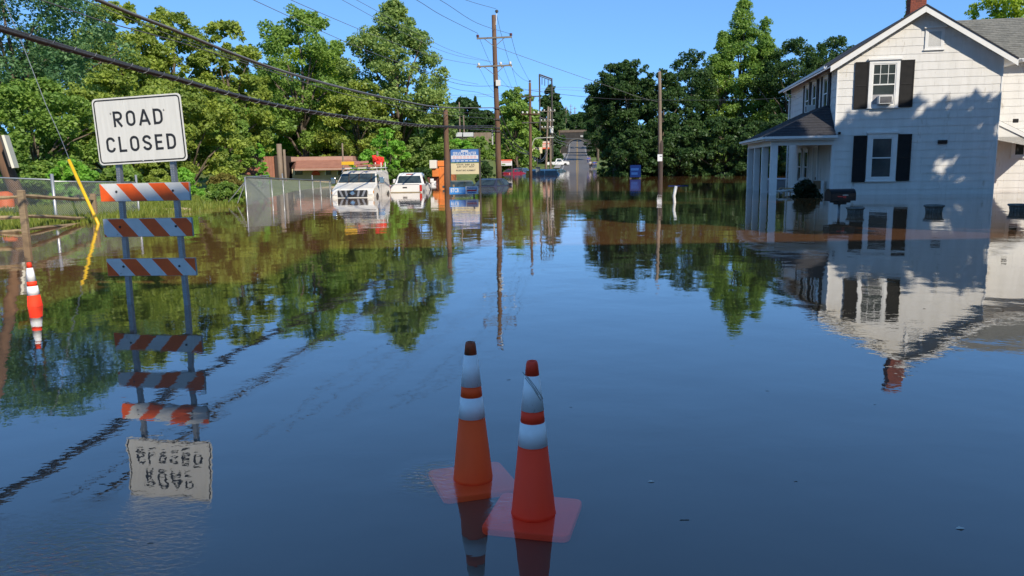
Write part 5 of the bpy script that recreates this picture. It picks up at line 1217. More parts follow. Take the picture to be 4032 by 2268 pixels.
MB().lathe([(.10, 0), (.10, .012), (.07, .02)], 20).build('badge', chrome, gr_, loc=(0, -.032, .21), rot=(R(90), 0, 0)); B((-.13, -.058, .195), (.13, -.0525, .225)).build('badge_bar', chrome, gr_)
for s in (-1, 1):
    B((min(s * .72, s * .97), -.015, .12), (max(s * .72, s * .97), .10, .36)).build('headlight', lampg, van, bevel=.03); B((min(s * .975, s * .998), .0, .2), (max(s * .975, s * .998), .14, .33)).build('side_marker', amber, van, bevel=.01)
    MB().add([(s * 1.002, 1.25, .70), (s * 1.002, 2.15, .70), (s * .90, 2.1, 1.08), (s * .91, 1.75, 1.08)], [(0, 1, 2, 3)]).build('side_window', vg, van)
    mr = MB().cbox((s * 1.19, 1.35, .78), (.24, .12, .30)).build('mirror', chrome, van, bevel=.03); MB().tube([(s * .97, 1.4, .72), (s * 1.12, 1.38, .76)], .025, 6).build('mirror_arm', blkp, van)
    wheel(van, s * .88, 1.05, -.32, .40); wheel(van, s * .88, 4.5, -.32, .40)
    MB().add([(s * 1.001, 1.05 + .47 * math.cos(R(a)), -.28 + .47 * math.sin(R(a))) for a in range(0, 181, 15)], [tuple(range(13))]).build('wheel_arch', blkp, van); MB().add([(s * 1.001, 4.5 + .47 * math.cos(R(a)), -.28 + .47 * math.sin(R(a))) for a in range(0, 181, 15)], [tuple(range(13))]).build('wheel_arch', blkp, van)
    MB().box((min(s * 1.0, s * 1.006), 2.25, .0), (max(s * 1.0, s * 1.006), 2.27, .6)).build('door_seam', blkp, van)
B((-.92, -.06, -.25), (.92, .02, .02)).build('bumper', vw, van, bevel=.04)
B((.2, -.035, -.14), (.75, -.0605, -.02)) 
rkm = mat('rack_white', (.72, .70, .66), .4)
rack = MB()
for y in (2.0, 3.3, 4.8): rack.tube([(-.86, y, 1.18), (-.86, y, 1.38), (.86, y, 1.38), (.86, y, 1.18)], .03, 6)
for x in (-.86, .86): rack.tube([(x, 1.9, 1.38), (x, 5.2, 1.38)], .025, 6)
for x, y in ((.3, 4.9), (.6, 4.9), (.82, 4.9)): rack.tube([(x, y, 1.38), (x, y, 1.66)], .03, 6)
rack.build('roof_rack', rkm, van)
def ladder(lb, x, y0, y1, z, w_, m, tilt=0.0, cap=None):
    t = thing('ladder', lb, 'ladder', van.location + Vector((x, y0, z)), 0, 'ladders on the van roof'); t.rotation_euler = (R(tilt), 0, 0); L_ = y1 - y0
    for s in (-1, 1): B((s * w_ / 2 - .025, 0, -.05), (s * w_ / 2 + .025, L_, .07)).build('side_rail', m, t)
    for k in range(int(L_ / .3)): T([(-w_ / 2, .15 + k * .3, 0), (w_ / 2, .15 + k * .3, 0)], .018, 6).build('rung', galv, t)
    if cap: B((-w_ / 2 - .05, -.12, -.07), (w_ / 2 + .05, .0, .09)).build('end_cap', cap, t, bevel=.01)
fo = mat('fibreglass_orange', (.62, .20, .12), .5, (.55, .17, .10), 3); yc = mat('ladder_yellow', (.72, .42, .02), .5)
ladder('orange fibreglass extension ladder on the right of the van roof', .25, 1.5, 5.6, 1.48, .62, fo, 0.4); ladder('pinkish orange ladder with yellow end cap on top of the other ladder', -.35, 1.0, 5.0, 1.62, .5, mat('fibreglass_faded', (.60, .27, .22), .6), 1.0, yc)
rf_ = MB(); rr2 = random.Random(3)
for i in range(14):
    c = Vector((.35 + rr2.uniform(-.28, .28), 5.2 + rr2.uniform(-.2, .2), 1.72 + rr2.uniform(-.12, .2))); a = rr2.uniform(0, 3)
    rf_.add([c + Vector((-.12, 0, .12)), c + Vector((.1, .05 * math.sin(a), .14)), c + Vector((.13, 0, -.12)), c + Vector((-.08, .08, -.14))], [(0, 1, 2, 3)])
o = rf_.build('red_flag', mat('flag_red', (.7, .03, .02), .8)); o.location = van.location; tag(o, 'bundle of bright red warning flags tied on the van rack', 'flag')

pk = thing('pickup_truck', 'white pickup truck seen from behind, flooded to its bumper', 'pickup', (XY(1016, 43), 43, 0)); PW = .93
hwf = lambda z: PW - .05 if z < .42 else PW - .05 - (z - .42) * .42
cabp = [(2.05, -.6), (2.0, .40), (2.22, .92), (2.45, 1.03), (3.4, 1.05), (3.75, .98), (4.25, .45), (4.35, .40), (4.4, -.6)]
shell(cabp, hwf).build('cab', tw_, pk, bevel=.05, seg=3)
shell([(4.36, -.6), (4.36, .41), (5.3, .34), (5.55, .26), (5.6, -.6)], lambda z: PW - .02).build('hood', tw_, pk, bevel=.05)
for s in (-1, 1): B((min(s * PW, s * (PW - .1)), .0, -.6), (max(s * PW, s * (PW - .1)), 2.03, .42)).build('bed_side', tw_, pk, bevel=.03)
tg_ = B((-PW + .13, -.01, .03), (PW - .13, .06, .42)).build('tailgate', tw_, pk, bevel=.015); B((-.12, -.022, .24), (.12, -.011, .31)).build('handle', blkp, tg_); B((-PW + .14, .0, .4205), (PW - .14, .055, .445)).build('top_cap', blkp, tg_)
B((-PW + .1, .062, -.6), (PW - .1, 2.0, .05)).build('bed_floor', blkp, pk)
B((-PW + .02, -.12, -.14), (PW - .02, -.02, .028)).build('bumper', mat('bumper_tan', (.30, .24, .12), .45, (.22, .17, .09), 4), pk, bevel=.02)
for s in (-1, 1):
    B((min(s * (PW - .125), s * (PW + .004)), -.02, .06), (max(s * (PW - .125), s * (PW + .004)), .08, .41)).build('taillight', lampr, pk, bevel=.015)
    wheel(pk, s * (PW - .10), 1.0, -.35, .40, .22); wheel(pk, s * (PW - .10), 4.8, -.35, .40, .22)
    for yy in (1.0, 4.8): MB().add([(s * (PW + .002), yy + .48 * math.cos(R(a)), -.33 + .48 * math.sin(R(a))) for a in range(0, 181, 15)], [tuple(range(13))]).build('wheel_arch', blkp, pk)
    MB().add([(s * (PW + .004), 2.45, .44), (s * (PW + .004), 3.95, .44), (s * (PW - .15), 3.6, .88), (s * (PW - .15), 2.6, .90)], [(0, 1, 2, 3)]).build('side_window', vg, pk)
    MB().cbox((s * (PW + .18), 3.9, .55), (.22, .1, .24)).build('mirror', tw_, pk, bevel=.03)
MB().add([(-.70, 2.0, .48), (.70, 2.0, .48), (.60, 2.18, .88), (-.60, 2.18, .88)], [(0, 1, 2, 3)]).build('rear_window', vg, pk)
for x in (-.22, .22): MB().add([(x - .015, 2.012, .47), (x + .015, 2.012, .47), (x * .92 + .015, 2.192, .87), (x * .92 - .015, 2.192, .87)], [(0, 1, 2, 3)]).build('window_bar', blkp, pk)
B((-.2, 2.24, .955), (.2, 2.32, .99)).build('brake_light', lampr, pk)
def car(name, label, px, Y, rz, col, sunk, kind='sedan', cat='car', L_=4.5, hw=.88, z=0.0):
    t = thing(name, label, cat, (XY(px, Y), Y, z - sunk), rz, 'flooded and parked cars'); m = mat('paint_%s' % name + str(px), col, .3, tuple(c * .85 for c in col), 2)
    if kind == 'sedan': prof = [(0, .25), (0, .75), (.1, .92), (.95, .98), (1.5, 1.38), (1.9, 1.45), (2.6, 1.43), (3.3, .98), (4.3, .82), (4.45, .6), (4.45, .25)]; rwn = (1.0, 1.0, 1.47, 1.36); fwn = (3.26, 1.01, 2.66, 1.40)
    elif kind == 'suv': prof = [(0, .3), (0, 1.0), (.15, 1.1), (.35, 1.65), (.6, 1.74), (2.7, 1.72), (3.3, 1.12), (4.3, 1.0), (4.5, .7), (4.5, .3)]; rwn = (.155, 1.12, .34, 1.62); fwn = (3.26, 1.15, 2.75, 1.67)
    else: prof = [(0, .3), (0, 1.3), (.12, 1.95), (.4, 2.05), (3.6, 2.05), (4.3, 1.25), (5.0, 1.1), (5.1, .3)]; rwn = (.02, 1.3, .12, 1.85); fwn = (4.25, 1.3, 3.68, 1.98)
    wf = lambda q: hw if q < 1.0 else hw - (q - 1.0) * .42
    shell(prof, wf).build('body', m, t, bevel=.06, seg=3)
    for nm, (y0, z0, y1, z1) in (('rear_window', rwn), ('windshield', fwn)):
        dy = -.02 if nm == 'rear_window' else .02
        MB().add([(-wf(z0) + .1, y0 + dy, z0 + .02), (wf(z0) - .1, y0 + dy, z0 + .02), (wf(z1) - .1, y1 + dy, z1 + .02), (-wf(z1) + .1, y1 + dy, z1 + .02)], [(0, 1, 2, 3)]).build(nm, vg, t)
    za, zb = (1.0, 1.36) if kind == 'sedan' else (1.14, 1.6) if kind == 'suv' else (1.32, 1.85)
    ya, yb = (rwn[0] + .15, fwn[0] - .2)
    for s in (-1, 1):
        for y0, y1 in ((ya + .1, (ya + yb) / 2 - .05), ((ya + yb) / 2 + .05, yb - .1)):
            MB().add([(s * (wf(za) + .006), y0, za), (s * (wf(za) + .006), y1, za), (s * (wf(zb) + .006), min(y1, fwn[2] + .1), zb), (s * (wf(zb) + .006), max(y0, rwn[2] + .1), zb)], [(0, 1, 2, 3)]).build('side_window', vg, t)
        B((min(s * .5, s * (hw - .03)), -.025, .72), (max(s * .5, s * (hw - .03)), .03, .88)).build('taillight', lampr, t, bevel=.01)
        B((min(s * .5, s * (hw - .05)), prof[-1][0] - .06, .62), (max(s * .5, s * (hw - .05)), prof[-1][0] + .02, .76)).build('headlight', lampg, t, bevel=.01)
        MB().cbox((s * (hw + .1), fwn[0] - .35, 1.05 if kind != 'van' else 1.35), (.18, .1, .14)).build('mirror', m, t, bevel=.02)
        wheel(t, s * (hw - .1), .85, .33, .33, .2); wheel(t, s * (hw - .1), prof[-1][0] - .85, .33, .33, .2)
    return t
car('sedan_car', 'dark blue-green sedan sunk to its windows behind the blue plumbing sign', 1160, 45.5, R(6), (.03, .075, .09), .92); car('sedan_car', 'dark sedan sunk to its roof right behind the service sign post', 1196, 52, R(-30), (.03, .035, .06), .95)
car('sedan_car', 'red sedan half under water near the lawn', 1268, 114, R(-35), (.28, .01, .03), .75); car('suv_car', 'dark grey sport utility car half under water by the lawn', 1303, 122, R(-20), (.09, .11, .15), .95, 'suv'); car('delivery_van', 'pale blue van tilted and sunk to its windows behind the second pole', 1326, 100, R(-72), (.66, .82, .86), 1.35, 'van', 'van', 5, .95)
car('sedan_car', 'white sedan parked behind the red sedan', 1275, 124, R(-60), (.7, .7, .68), .75); car('sedan_car', 'dark teal car sunk to its windows behind the pole pair', 1378, 132, R(-60), (.06, .14, .18), 1.05)
def onr(px, s, o=0.0):
    p = RU * s + RN * o; return p
for lb, s, o_, kd, col in (('dark blue car parked up the hill road above the bridge', 470, -2.0, 'suv', (.02, .04, .12)), ('white car farther up the hill road above the bridge', 500, -2.0, 'suv', (.6, .62, .65)), ('white van on the road seen through the bridge arch', 370, 1.5, 'van', (.7, .7, .68))):
    t = car('hill_car', lb, 1450 + s * .01, 100, -RB, col, 0, kd); p = onr(0, s, o_); t.location = (p.x, p.y, roadz(s) + .12)
# white pickup on the edge of the lawn, side on
wt_ = thing('parked_pickup', 'white pickup parked side-on at the driveway beyond the lawn', 'pickup', (XY(1376, 196), 196, hz(XY(1376, 196), 196) + .05), R(-92))
shell([(0, .35), (0, 1.05), (2.0, 1.08), (2.05, .35)], lambda z: .95).build('bed', tw_, wt_, bevel=.04); shell([(2.06, .35), (2.06, 1.1), (2.25, 1.75), (2.45, 1.85), (3.5, 1.83), (4.0, 1.2), (5.3, 1.1), (5.5, .9), (5.55, .35)], lambda z: .95 if z < 1.1 else .95 - (z - 1.1) * .3).build('cab', tw_, wt_, bevel=.05)
for s in (-1, 1):
    for yy in (1.0, 4.55): wheel(wt_, s * .88, yy, .38, .38, .22)
    MB().add([(s * .957, 2.45, 1.15), (s * .957, 3.75, 1.15), (s * .79, 3.45, 1.68), (s * .79, 2.5, 1.68)], [(0, 1, 2, 3)]).build('side_window', vg, wt_)
# orange utility truck
ot = thing('bucket_truck', 'orange utility truck with white bucket, flooded behind the short pole', 'truck', (XY(1112, 60), 60, 0), R(0)); om_ = mat('truck_orange', (.72, .22, .04), .5, (.62, .18, .035), 3)
def tb(x0, y0, x1, y1, ya, yb, nm, m, bv=.05):
    a, b = A(x0, y1, 60) - ot.location, A(x1, y0, 60) - ot.location; return B((a.x, ya, a.z), (b.x, yb, b.z)).build(nm, m, ot, bevel=bv)
tb(1105, 420, 1136, 480, 0, 5, 'body', om_); tb(1088, 424, 1104, 445, -.3, .8, 'turret', om_); tb(1100, 404, 1116, 419, .2, 1.6, 'boom', om_); tb(1082, 403, 1099, 424, -.5, .5, 'bucket', mat('bucket_white', (.7, .66, .58), .5), .04); tb(1075, 446, 1104, 480, .1, 5, 'chassis', mat('rust_red', (.14, .035, .018), .7, (.09, .025, .015), 3)); tb(1085, 455, 1097, 466, -.1, .1, 'lamp', lampg)
# ---------------------------------------------------------------- low brown building
Yb = 64; rbm = mat('roof_brown', (.40, .18, .12), .9, (.32, .14, .095), 2, .4, 14); cream = mat('cream_wall', (.66, .52, .36), .8, (.58, .46, .32), 2)
bl = thing('brown_roofed_building', 'low building with rust-brown roof behind the mesh fence', 'building', (XY(760, Yb), Yb, 0)); bo_ = bl.location.copy()
def bp_(x, y, dy=0.0): return A(x, y, Yb + dy) - bo_
def face4(nm, a, b, c, d, m, th=.08):
    mm = MB(); n_ = (Vector(b) - Vector(a)).cross(Vector(d) - Vector(a)).normalized() * th
    mm.add([a, b, c, d] + [Vector(q) + n_ for q in (a, b, c, d)], [(0, 1, 2, 3), (7, 6, 5, 4), (0, 4, 5, 1), (1, 5, 6, 2), (2, 6, 7, 3), (3, 7, 4, 0)]); return mm.build(nm, m, bl)
lx0, lx1 = bp_(600, 420).x, bp_(693, 420).x; zt, zl = bp_(650, 394).z, -1
B((lx0, 0, zl), (lx1, 5, zt)).build('flat_wing_wall', rbm, bl); 
for k in range(12): B((lx0 + (lx1 - lx0) * k / 12, -.03, zl), (lx0 + (lx1 - lx0) * k / 12 + .03, -.001, zt)).build('batten', rbm, bl)
B((lx1 + .001, -.15, zl), (lx1 + .26, 5, zt + .05)).build('end_wall', mat('dark_brown', (.05, .035, .03), .9), bl)
mx0, mx1 = bp_(715, 430).x, bp_(905, 430).x; ze = bp_(800, 424).z; ztop_ = bp_(800, 393).z
r0, r1 = bp_(720, 400).x, bp_(872, 400).x
B((mx0 + .3, 1.2, zl), (mx1 - .3, 7, ze)).build('wall', cream, bl)
face4('mansard_roof', (mx0 + .9, .2, ze), (mx1, .2, ze), (r1 - .3, 2.6, ztop_ - .35), (r0 + .2, 2.6, ztop_ - .35), rbm)
face4('roof_end', (mx1, .2, ze), (mx1, 7, ze), (r1 - .3, 5, ztop_ - .35), (r1 - .3, 2.6, ztop_ - .35), rbm); face4('roof_end', (mx0 - .2, 3, ze), (mx0 + .9, .2, ze), (r0 + .2, 2.6, ztop_ - .35), (r0 - .4, 4, ztop_ - .3), rbm)
B((r0 - .3, 2.5, ztop_ - .38), (r1, 6, ztop_)).build('parapet', mat('parapet_pinkbrown', (.46, .28, .22), .9, (.4, .24, .19), 2), bl); B((mx0 + .8, .1, ze - .14), (mx1 + .05, .195, ze + .02)).build('eave_board', mat('parapet_pinkbrown', (.46, .28, .22)), bl)
for x0, x1 in ((742, 760), (820, 832), (850, 862)):
    a, b = bp_(x0, 440, 1.1), bp_(x1, 426, 1.1); wn = B((a.x, 1.12, a.z), (b.x, 1.19, b.z - .1)).build('window', glass, bl); B((a.x - .08, 1.10, a.z), (a.x, 1.18, b.z - .05)).build('frame', trim, wn)
a, b = bp_(784, 441, 1.0), bp_(804, 428, 1.0); MB().prism([((a.x + b.x) / 2 + (b.x - a.x) / 2 * math.cos(R(q)), b.z - .35 + .32 * math.sin(R(q)) ) for q in range(0, 181, 15)] + [(a.x, a.z), (b.x, a.z)], .04, Matrix.Translation((0, 1.08, 0)) @ Matrix(((1, 0, 0, 0), (0, 0, -1, 0), (0, 1, 0, 0), (0, 0, 0, 1)))).build('red_sign', mat('sign_red', (.62, .08, .03), .6), bl)
for lb, x, yt_, rr0 in (('weathered grey post beside the brown building', 704, 362, .2), ('thin grey post beside the brown building', 716, 376, .1), ('pale thin pole before the brown roof', 863, 360, .06), ('brown thin pole behind the van', 950, 380, .08)):
    p = (XY(x, 60), 60.0, 0); o = T([(0, 0, -1), (0, 0, A(x, yt_, 60).z)], rr0, 8).build('wooden_post', pw2, smooth=True); o.location = p; tag(o, lb, 'post')

# ---------------------------------------------------------------- signs
Ys = 49.0; sv = thing('service_sign', 'double panel service center sign, blue above and cream letter board below', 'sign', (XY(1170, Ys), Ys, 0), R(-4)); so_ = sv.location.copy()
def sp2(x, y): return A(x, y, Ys) - so_
blu = mat('sign_blue', (.05, .16, .42), .5, (.07, .19, .46), 2); wsg = mat('sign_panel_white', (.66, .67, .70), .5); crm = mat('sign_cream', (.68, .58, .36), .6, (.62, .53, .33), 2); pnk = mat('faded_red', (.62, .34, .34), .6); ltr = mat('board_letter', (.05, .05, .05), .6)
a, b = sp2(1135, 438), sp2(1204, 376); x0, x1 = a.x, b.x; W0 = x1 - x0
zA, zB = sp2(1170, 438).z, sp2(1170, 410.5).z; zC, zD = sp2(1170, 408).z, sp2(1170, 376).z
for x in (x0 - .06, x1 + .06): B((x - .05, -.02, -1), (x + .05, .1, zD + .05)).build('post', steel, sv)
lb_ = B((x0, -.05, zA), (x1, .06, zB)).build('letter_board', crm, sv); ub_ = B((x0, -.05, zC), (x1, .06, zD)).build('upper_panel', blu, sv); B((x0 - .01, -.03, zD + .001), (x1 + .01, .08, zD + .05)).build('top_trim', steel, sv)
hU = zD - zC
B((x0 + .03, -.054, zC + hU * .25), (x1 - .03, -.0505, zC + hU * .53)).build('white_band', wsg, ub_)
rx = (R(90), 0, 0); xm = (x0 + x1) / 2
text('lettering', 'SERVICE CENTER', .30, wsg, ub_, (xm, -.053, zC + hU * .66), rx, .001, .003, fit=W0 * .84); B((xm - .22, -.053, zC + hU * .83), (xm + .22, -.0505, zC + hU * .93)).build('name_strip', wsg, ub_)
for k in range(2):
    for j in range(7): B((x0 + .12 + j * W0 * .125, -.056, zC + hU * (.30 + .11 * k)), (x0 + .12 + j * W0 * .125 + W0 * .1, -.0545, zC + hU * (.36 + .11 * k))).build('faded_print', pnk, ub_)
for j in range(6): B((x0 + .08 + j * W0 * .155, -.053, zC + hU * .08), (x0 + .08 + j * W0 * .155 + W0 * .11, -.0505, zC + hU * .14)).build('print_strip', wsg, ub_)
hL = zB - zA
for s, zz, f in (('STATE  INSP  JUL', .86, .66), ('JUN  OCT  NOV', .67, .62), ('FRONT END ALINMENT', .33, .70)): text('lettering', s, .13, ltr, lb_, (xm + .05, -.053, zA + hL * zz), rx, .001, .003, fit=W0 * f)
Yp = 36.0; pg = thing('plumbing_sign', 'small half blue half white plumbing sign at water level', 'sign', (XY(1165, Yp), Yp, 0), R(0)); po_ = pg.location.copy()
a, b = A(1131, 489, Yp) - po_, A(1203, 469, Yp) - po_; xs = A(1171, 470, Yp).x - po_.x
bsm = mat('banner_blue', (.04, .24, .62), .5)
zz0 = max(.03, a.z); B((a.x, -.01, zz0), (xs - .001, .02, b.z - .02)).build('blue_panel', bsm, pg); wpn = B((xs, -.012, zz0), (b.x, .02, b.z + .01)).build('white_panel', wsg, pg)
hh_ = b.z - zz0
text('lettering', 'BTCB', hh_ * .75, wsg, pg, (a.x + (xs - a.x) * .32, -.013, zz0 + hh_ * .5), rx, .001, .006, fit=(xs - a.x) * .5); text('lettering', 'Plumbing', hh_ * .36, mat('text_blue', (.05, .16, .4), .6), pg, ((xs + b.x) / 2, -.014, zz0 + hh_ * .8), rx, .001, .003, fit=(b.x - xs) * .8)
B((xs + .06, -.0145, zz0 + hh_ * .38), (b.x - .08, -.0125, zz0 + hh_ * .58)).build('red_bar', mat('bar_red', (.62, .03, .04), .6), pg); B((xs + .08, -.0145, zz0 + hh_ * .12), (b.x - .1, -.0125, zz0 + hh_ * .28)).build('blue_bar', mat('text_blue', (.05, .16, .4)), pg)
for k in range(4): B((xs - .3, -.013, zz0 + hh_ * (.2 + .18 * k)), (xs - .06, -.0105, zz0 + hh_ * (.26 + .18 * k))).build('print_strip', mat('print_pale', (.25, .42, .68), .6), pg)
for x in (a.x + .2, b.x - .2): B((x - .04, .021, -1), (x + .04, .06, b.z + .10)).build('stake', wood, pg)
def board(name, lb, x0, y0, x1, y1, Y, bands, legs=(), grp='roadside signs beyond the flood', m0=None, rz=0):
    t = thing(name, lb, 'sign', (XY((x0 + x1) / 2, Y), Y, 0), 0, grp); o_ = t.location.copy(); a, b = A(x0, y1, Y) - o_, A(x1, y0, Y) - o_
    pn = B((a.x, -.05, a.z), (b.x, .1, b.z)).build('panel', m0 or wsg, t)
    for (f0, f1, g0, g1, m) in bands: B((a.x + (b.x - a.x) * g0, -.07, a.z + (b.z - a.z) * f0), (a.x + (b.x - a.x) * g1, -.0505, a.z + (b.z - a.z) * f1)).build('print', m, pn)
    for g in legs: x = a.x + (b.x - a.x) * g; zb = hz(o_.x, Y); B((x - .09, 0, min(zb, a.z) - .6), (x + .09, .1, a.z - .001)).build('post', steel, t)
    return t
rdm = mat('sign_redorange', (.66, .10, .04), .6); grn_ = mat('print_green', (.12, .2, .06), .6); mar = mat('maroon_print', (.35, .03, .06), .6)
board('banner_sign', 'white banner sign with red top on two posts before the lawn', 1260, 401, 1288, 417, 112, [(.78, 1, 0, 1, rdm), (.5, .72, .1, .9, pnk), (.1, .3, .08, .4, grn_)], (.02, .98))
board('price_sign', 'tall white price sign with maroon print on the lawn', 1325, 383, 1347, 415, 190, [(.45, .68, .1, .9, mar), (.75, .95, .1, .8, mar), (.2, .38, .3, .8, pnk), (.05, .15, .5, .8, pnk)], (.0, 1.0))
board('cream_sign', 'cream yellow sign with a dark square beside the price sign', 1339, 370, 1364, 386, 188, [(.0, .9, .5, .68, mat('print_darkblue', (.05, .06, .1), .6)), (.78, .95, .25, .7, mat('print_darkblue', (.05, .06, .1)))], (.5,), m0=crm)
board('orange_sign', 'white and orange sign on the bank behind the pole pair', 1358, 355, 1386, 375, 205, [(.0, .2, 0, 1, rdm), (.62, .72, 0, 1, rdm), (.4, .5, .0, .6, pnk)], (.5,), m0=mat('sign_pinkwhite', (.66, .5, .42), .6))
gs = board('back_of_sign', 'grey metal sign board seen from its back standing in water', 1348, 420, 1359, 452, 96, [(.0, 1, .46, .54, steel)], (.5,), m0=mat('sign_back_grey', (.17, .21, .25), .5, (.13, .16, .2), 3))
board('blue_banner', 'dark blue banner standing in the shade under the trees', 1585, 415, 1612, 446, 70, [(.55, .75, .05, .8, mat('banner_print', (.02, .07, .25), .95, spec=.05)), (.2, .4, .1, .7, mat('banner_print', (.06, .16, .42)))], (.05, .95), m0=mat('banner_navy', (.008, .025, .12), .95, spec=.05))
board('low_blue_sign', 'low dark blue sign with white lettering strip behind the white pipe', 1681, 466, 1731, 473, 47, [(.0, .35, .1, .5, wsg)], (.0, 1.0), m0=mat('banner_navy', (.02, .04, .2)))
pl = thing('pipe_pile', 'stack of pale slabs behind the porch columns', 'slabs', (XY(1958, 45), 45, 0), HA); B((-.5, -.3, -.2), (.5, .3, .30)).build('crate', mat('crate_grey', (.25, .27, .3), .8), pl); B((-.55, -.35, .301), (.55, .35, .42)).build('cover', mat('cover_pale', (.5, .54, .6), .7), pl, bevel=.05)
# white trailers and fence on the left hill
Yh = 130
for i, (x0, x1, lb) in enumerate(((1147, 1162, 'white box trailer on the hill left of the main pole'), (1165, 1190, 'longer white box trailer on the hill left of the main pole'), (1192, 1236, 'grey board fence along the top of the ivy bank'))):
    a, b = A(x0, 344, Yh), A(x1, 333, Yh); t = thing('box_trailer' if i < 2 else 'board_fence', lb, 'trailer' if i < 2 else 'fence', ((a.x + b.x) / 2, Yh, a.z)); w_ = (b.x - a.x) / 2; hh_ = b.z - a.z
    if i < 2: B((-w_, 0, 0), (w_, 2, hh_)).build('box', mat('trailer_white', (.55, .56, .56), .6, (.48, .49, .5), 1), t, bevel=.03); B((-w_, .2, -1.5), (w_, 1.8, -.002)).build('chassis', steel, t)
    else:
        for k in range(14): B((-w_ + 2 * w_ * k / 14, 0, -1), (-w_ + 2 * w_ * (k + .94) / 14, .05, hh_)).build('board', pw2, t)
# ---------------------------------------------------------------- stone railway bridge
stone_b = mat('bridge_stone', (.03, .028, .026), .95, (.055, .05, .046), .8, .8, 2.5); BS = 298.0; bo2 = RU * BS; zr = roadz(BS)  # stone darkened to imitate tree shade on the bridge face
br = thing('railway_bridge', 'dark stone arch bridge over the road at the top of the rise', 'bridge', (bo2.x, bo2.y, zr), -RB); hwid, sp_h, topz = 3.75, 2.4, 8.3
arcp = [(hwid * math.cos(R(a)), sp_h + (5.7 - sp_h) * math.sin(R(a))) for a in range(0, 181, 10)]
m = MB(); n = len(arcp); fr = [(x, 0, z) for x, z in arcp]; bk2 = [(x, 9, z) for x, z in arcp]; tpf = [(x, 0, topz) for x, z in arcp]; tpb = [(x, 9, topz) for x, z in arcp]
m.add(fr + bk2 + tpf + tpb, [(i, i + 1, 2 * n + i + 1, 2 * n + i) for i in range(n - 1)] + [(n + i, i, i + 1, n + i + 1)[::-1] for i in range(n - 1)] + [(2 * n + i, 2 * n + i + 1, 3 * n + i + 1, 3 * n + i) for i in range(n - 1)] + [(n + i + 1, n + i, 3 * n + i, 3 * n + i + 1) for i in range(n - 1)])
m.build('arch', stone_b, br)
for s in (-1, 1):
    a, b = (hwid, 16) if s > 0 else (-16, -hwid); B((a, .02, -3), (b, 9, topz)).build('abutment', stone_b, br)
B((-16, -.2, topz + .001), (16, .3, topz + .9)).build('parapet', mat('parapet_brown', (.12, .09, .07), .95, (.17, .13, .1), .6), br)
vo = MB()
for i in range(n - 1):
    (x0_, z0_), (x1_, z1_) = arcp[i], arcp[i + 1]; k0 = 1.14
    vo.add([(x0_, -.12, z0_), (x1_, -.12, z1_), (x1_ * k0, -.12, sp_h + (z1_ - sp_h) * k0 + .05), (x0_ * k0, -.12, sp_h + (z0_ - sp_h) * k0 + .05), (x0_, .0, z0_), (x1_, 0, z1_), (x1_ * k0, 0, sp_h + (z1_ - sp_h) * k0 + .05), (x0_ * k0, 0, sp_h + (z0_ - sp_h) * k0 + .05)], [(0, 1, 2, 3), (0, 4, 5, 1), (3, 2, 6, 7), (1, 5, 6, 2)])
vo.build('arch_ring', mat('ring_stone', (.10, .095, .09), .95), br); B((1.2, -.2, 6.5), (2.7, -.13, 7.2)).build('clearance_plate', mat('plate_grey', (.4, .4, .38), .6), br)
em = MB()
for s in (-1, 1):
    vs = []
    for k in range(9):
        x = s * (15.5 + k * 22); zt_ = topz - .2 + .3 * math.sin(k * 2.1)
        vs += [(x, -9, -3), (x, .5, zt_), (x, 8, zt_), (x, 18, -3)]
    em.add(vs, [f if s > 0 else f[::-1] for k in range(8) for f in ((4 * k, 4 * k + 4, 4 * k + 5, 4 * k + 1), (4 * k + 1, 4 * k + 5, 4 * k + 6, 4 * k + 2), (4 * k + 2, 4 * k + 6, 4 * k + 7, 4 * k + 3))])
o = em.build('embankment', gm); o.location = br.location; o.rotation_euler = br.rotation_euler; tag(o, kind='structure')
for i in range(12):
    s = -1 if i % 2 else 1; x = s * (13 + (i // 2) * 6.5); p = br.matrix_basis @ Vector((x, -5.5, 2.2))
    tree('bank_bush', ('%s bush from the arch along the railway bank on the %s side' % (['first', 'second', 'third', 'fourth', 'fifth', 'sixth'][i // 2], 'lawn' if i % 2 else 'house')), 'bush', tuple(p), 4.8 + (i * 7 % 5) * .5, 3.4, GR[['dark', 'mid', 'olive'][i % 3]], n=1600, leaf=.75, lo=0, clumps=26, gap=.8, seed=400 + i, shape='bush', group='bushes on the railway bank', stems=True)
wl = MB().box((-7.2, -22, -2), (-6.2, -.2, 1.6)).build('retaining_wall', mat('wall_tan', (.42, .31, .2), .9, (.34, .25, .16), 1)); wl.location = br.location; wl.rotation_euler = br.rotation_euler; tag(wl, 'low tan retaining wall leading up to the stone bridge', 'wall')

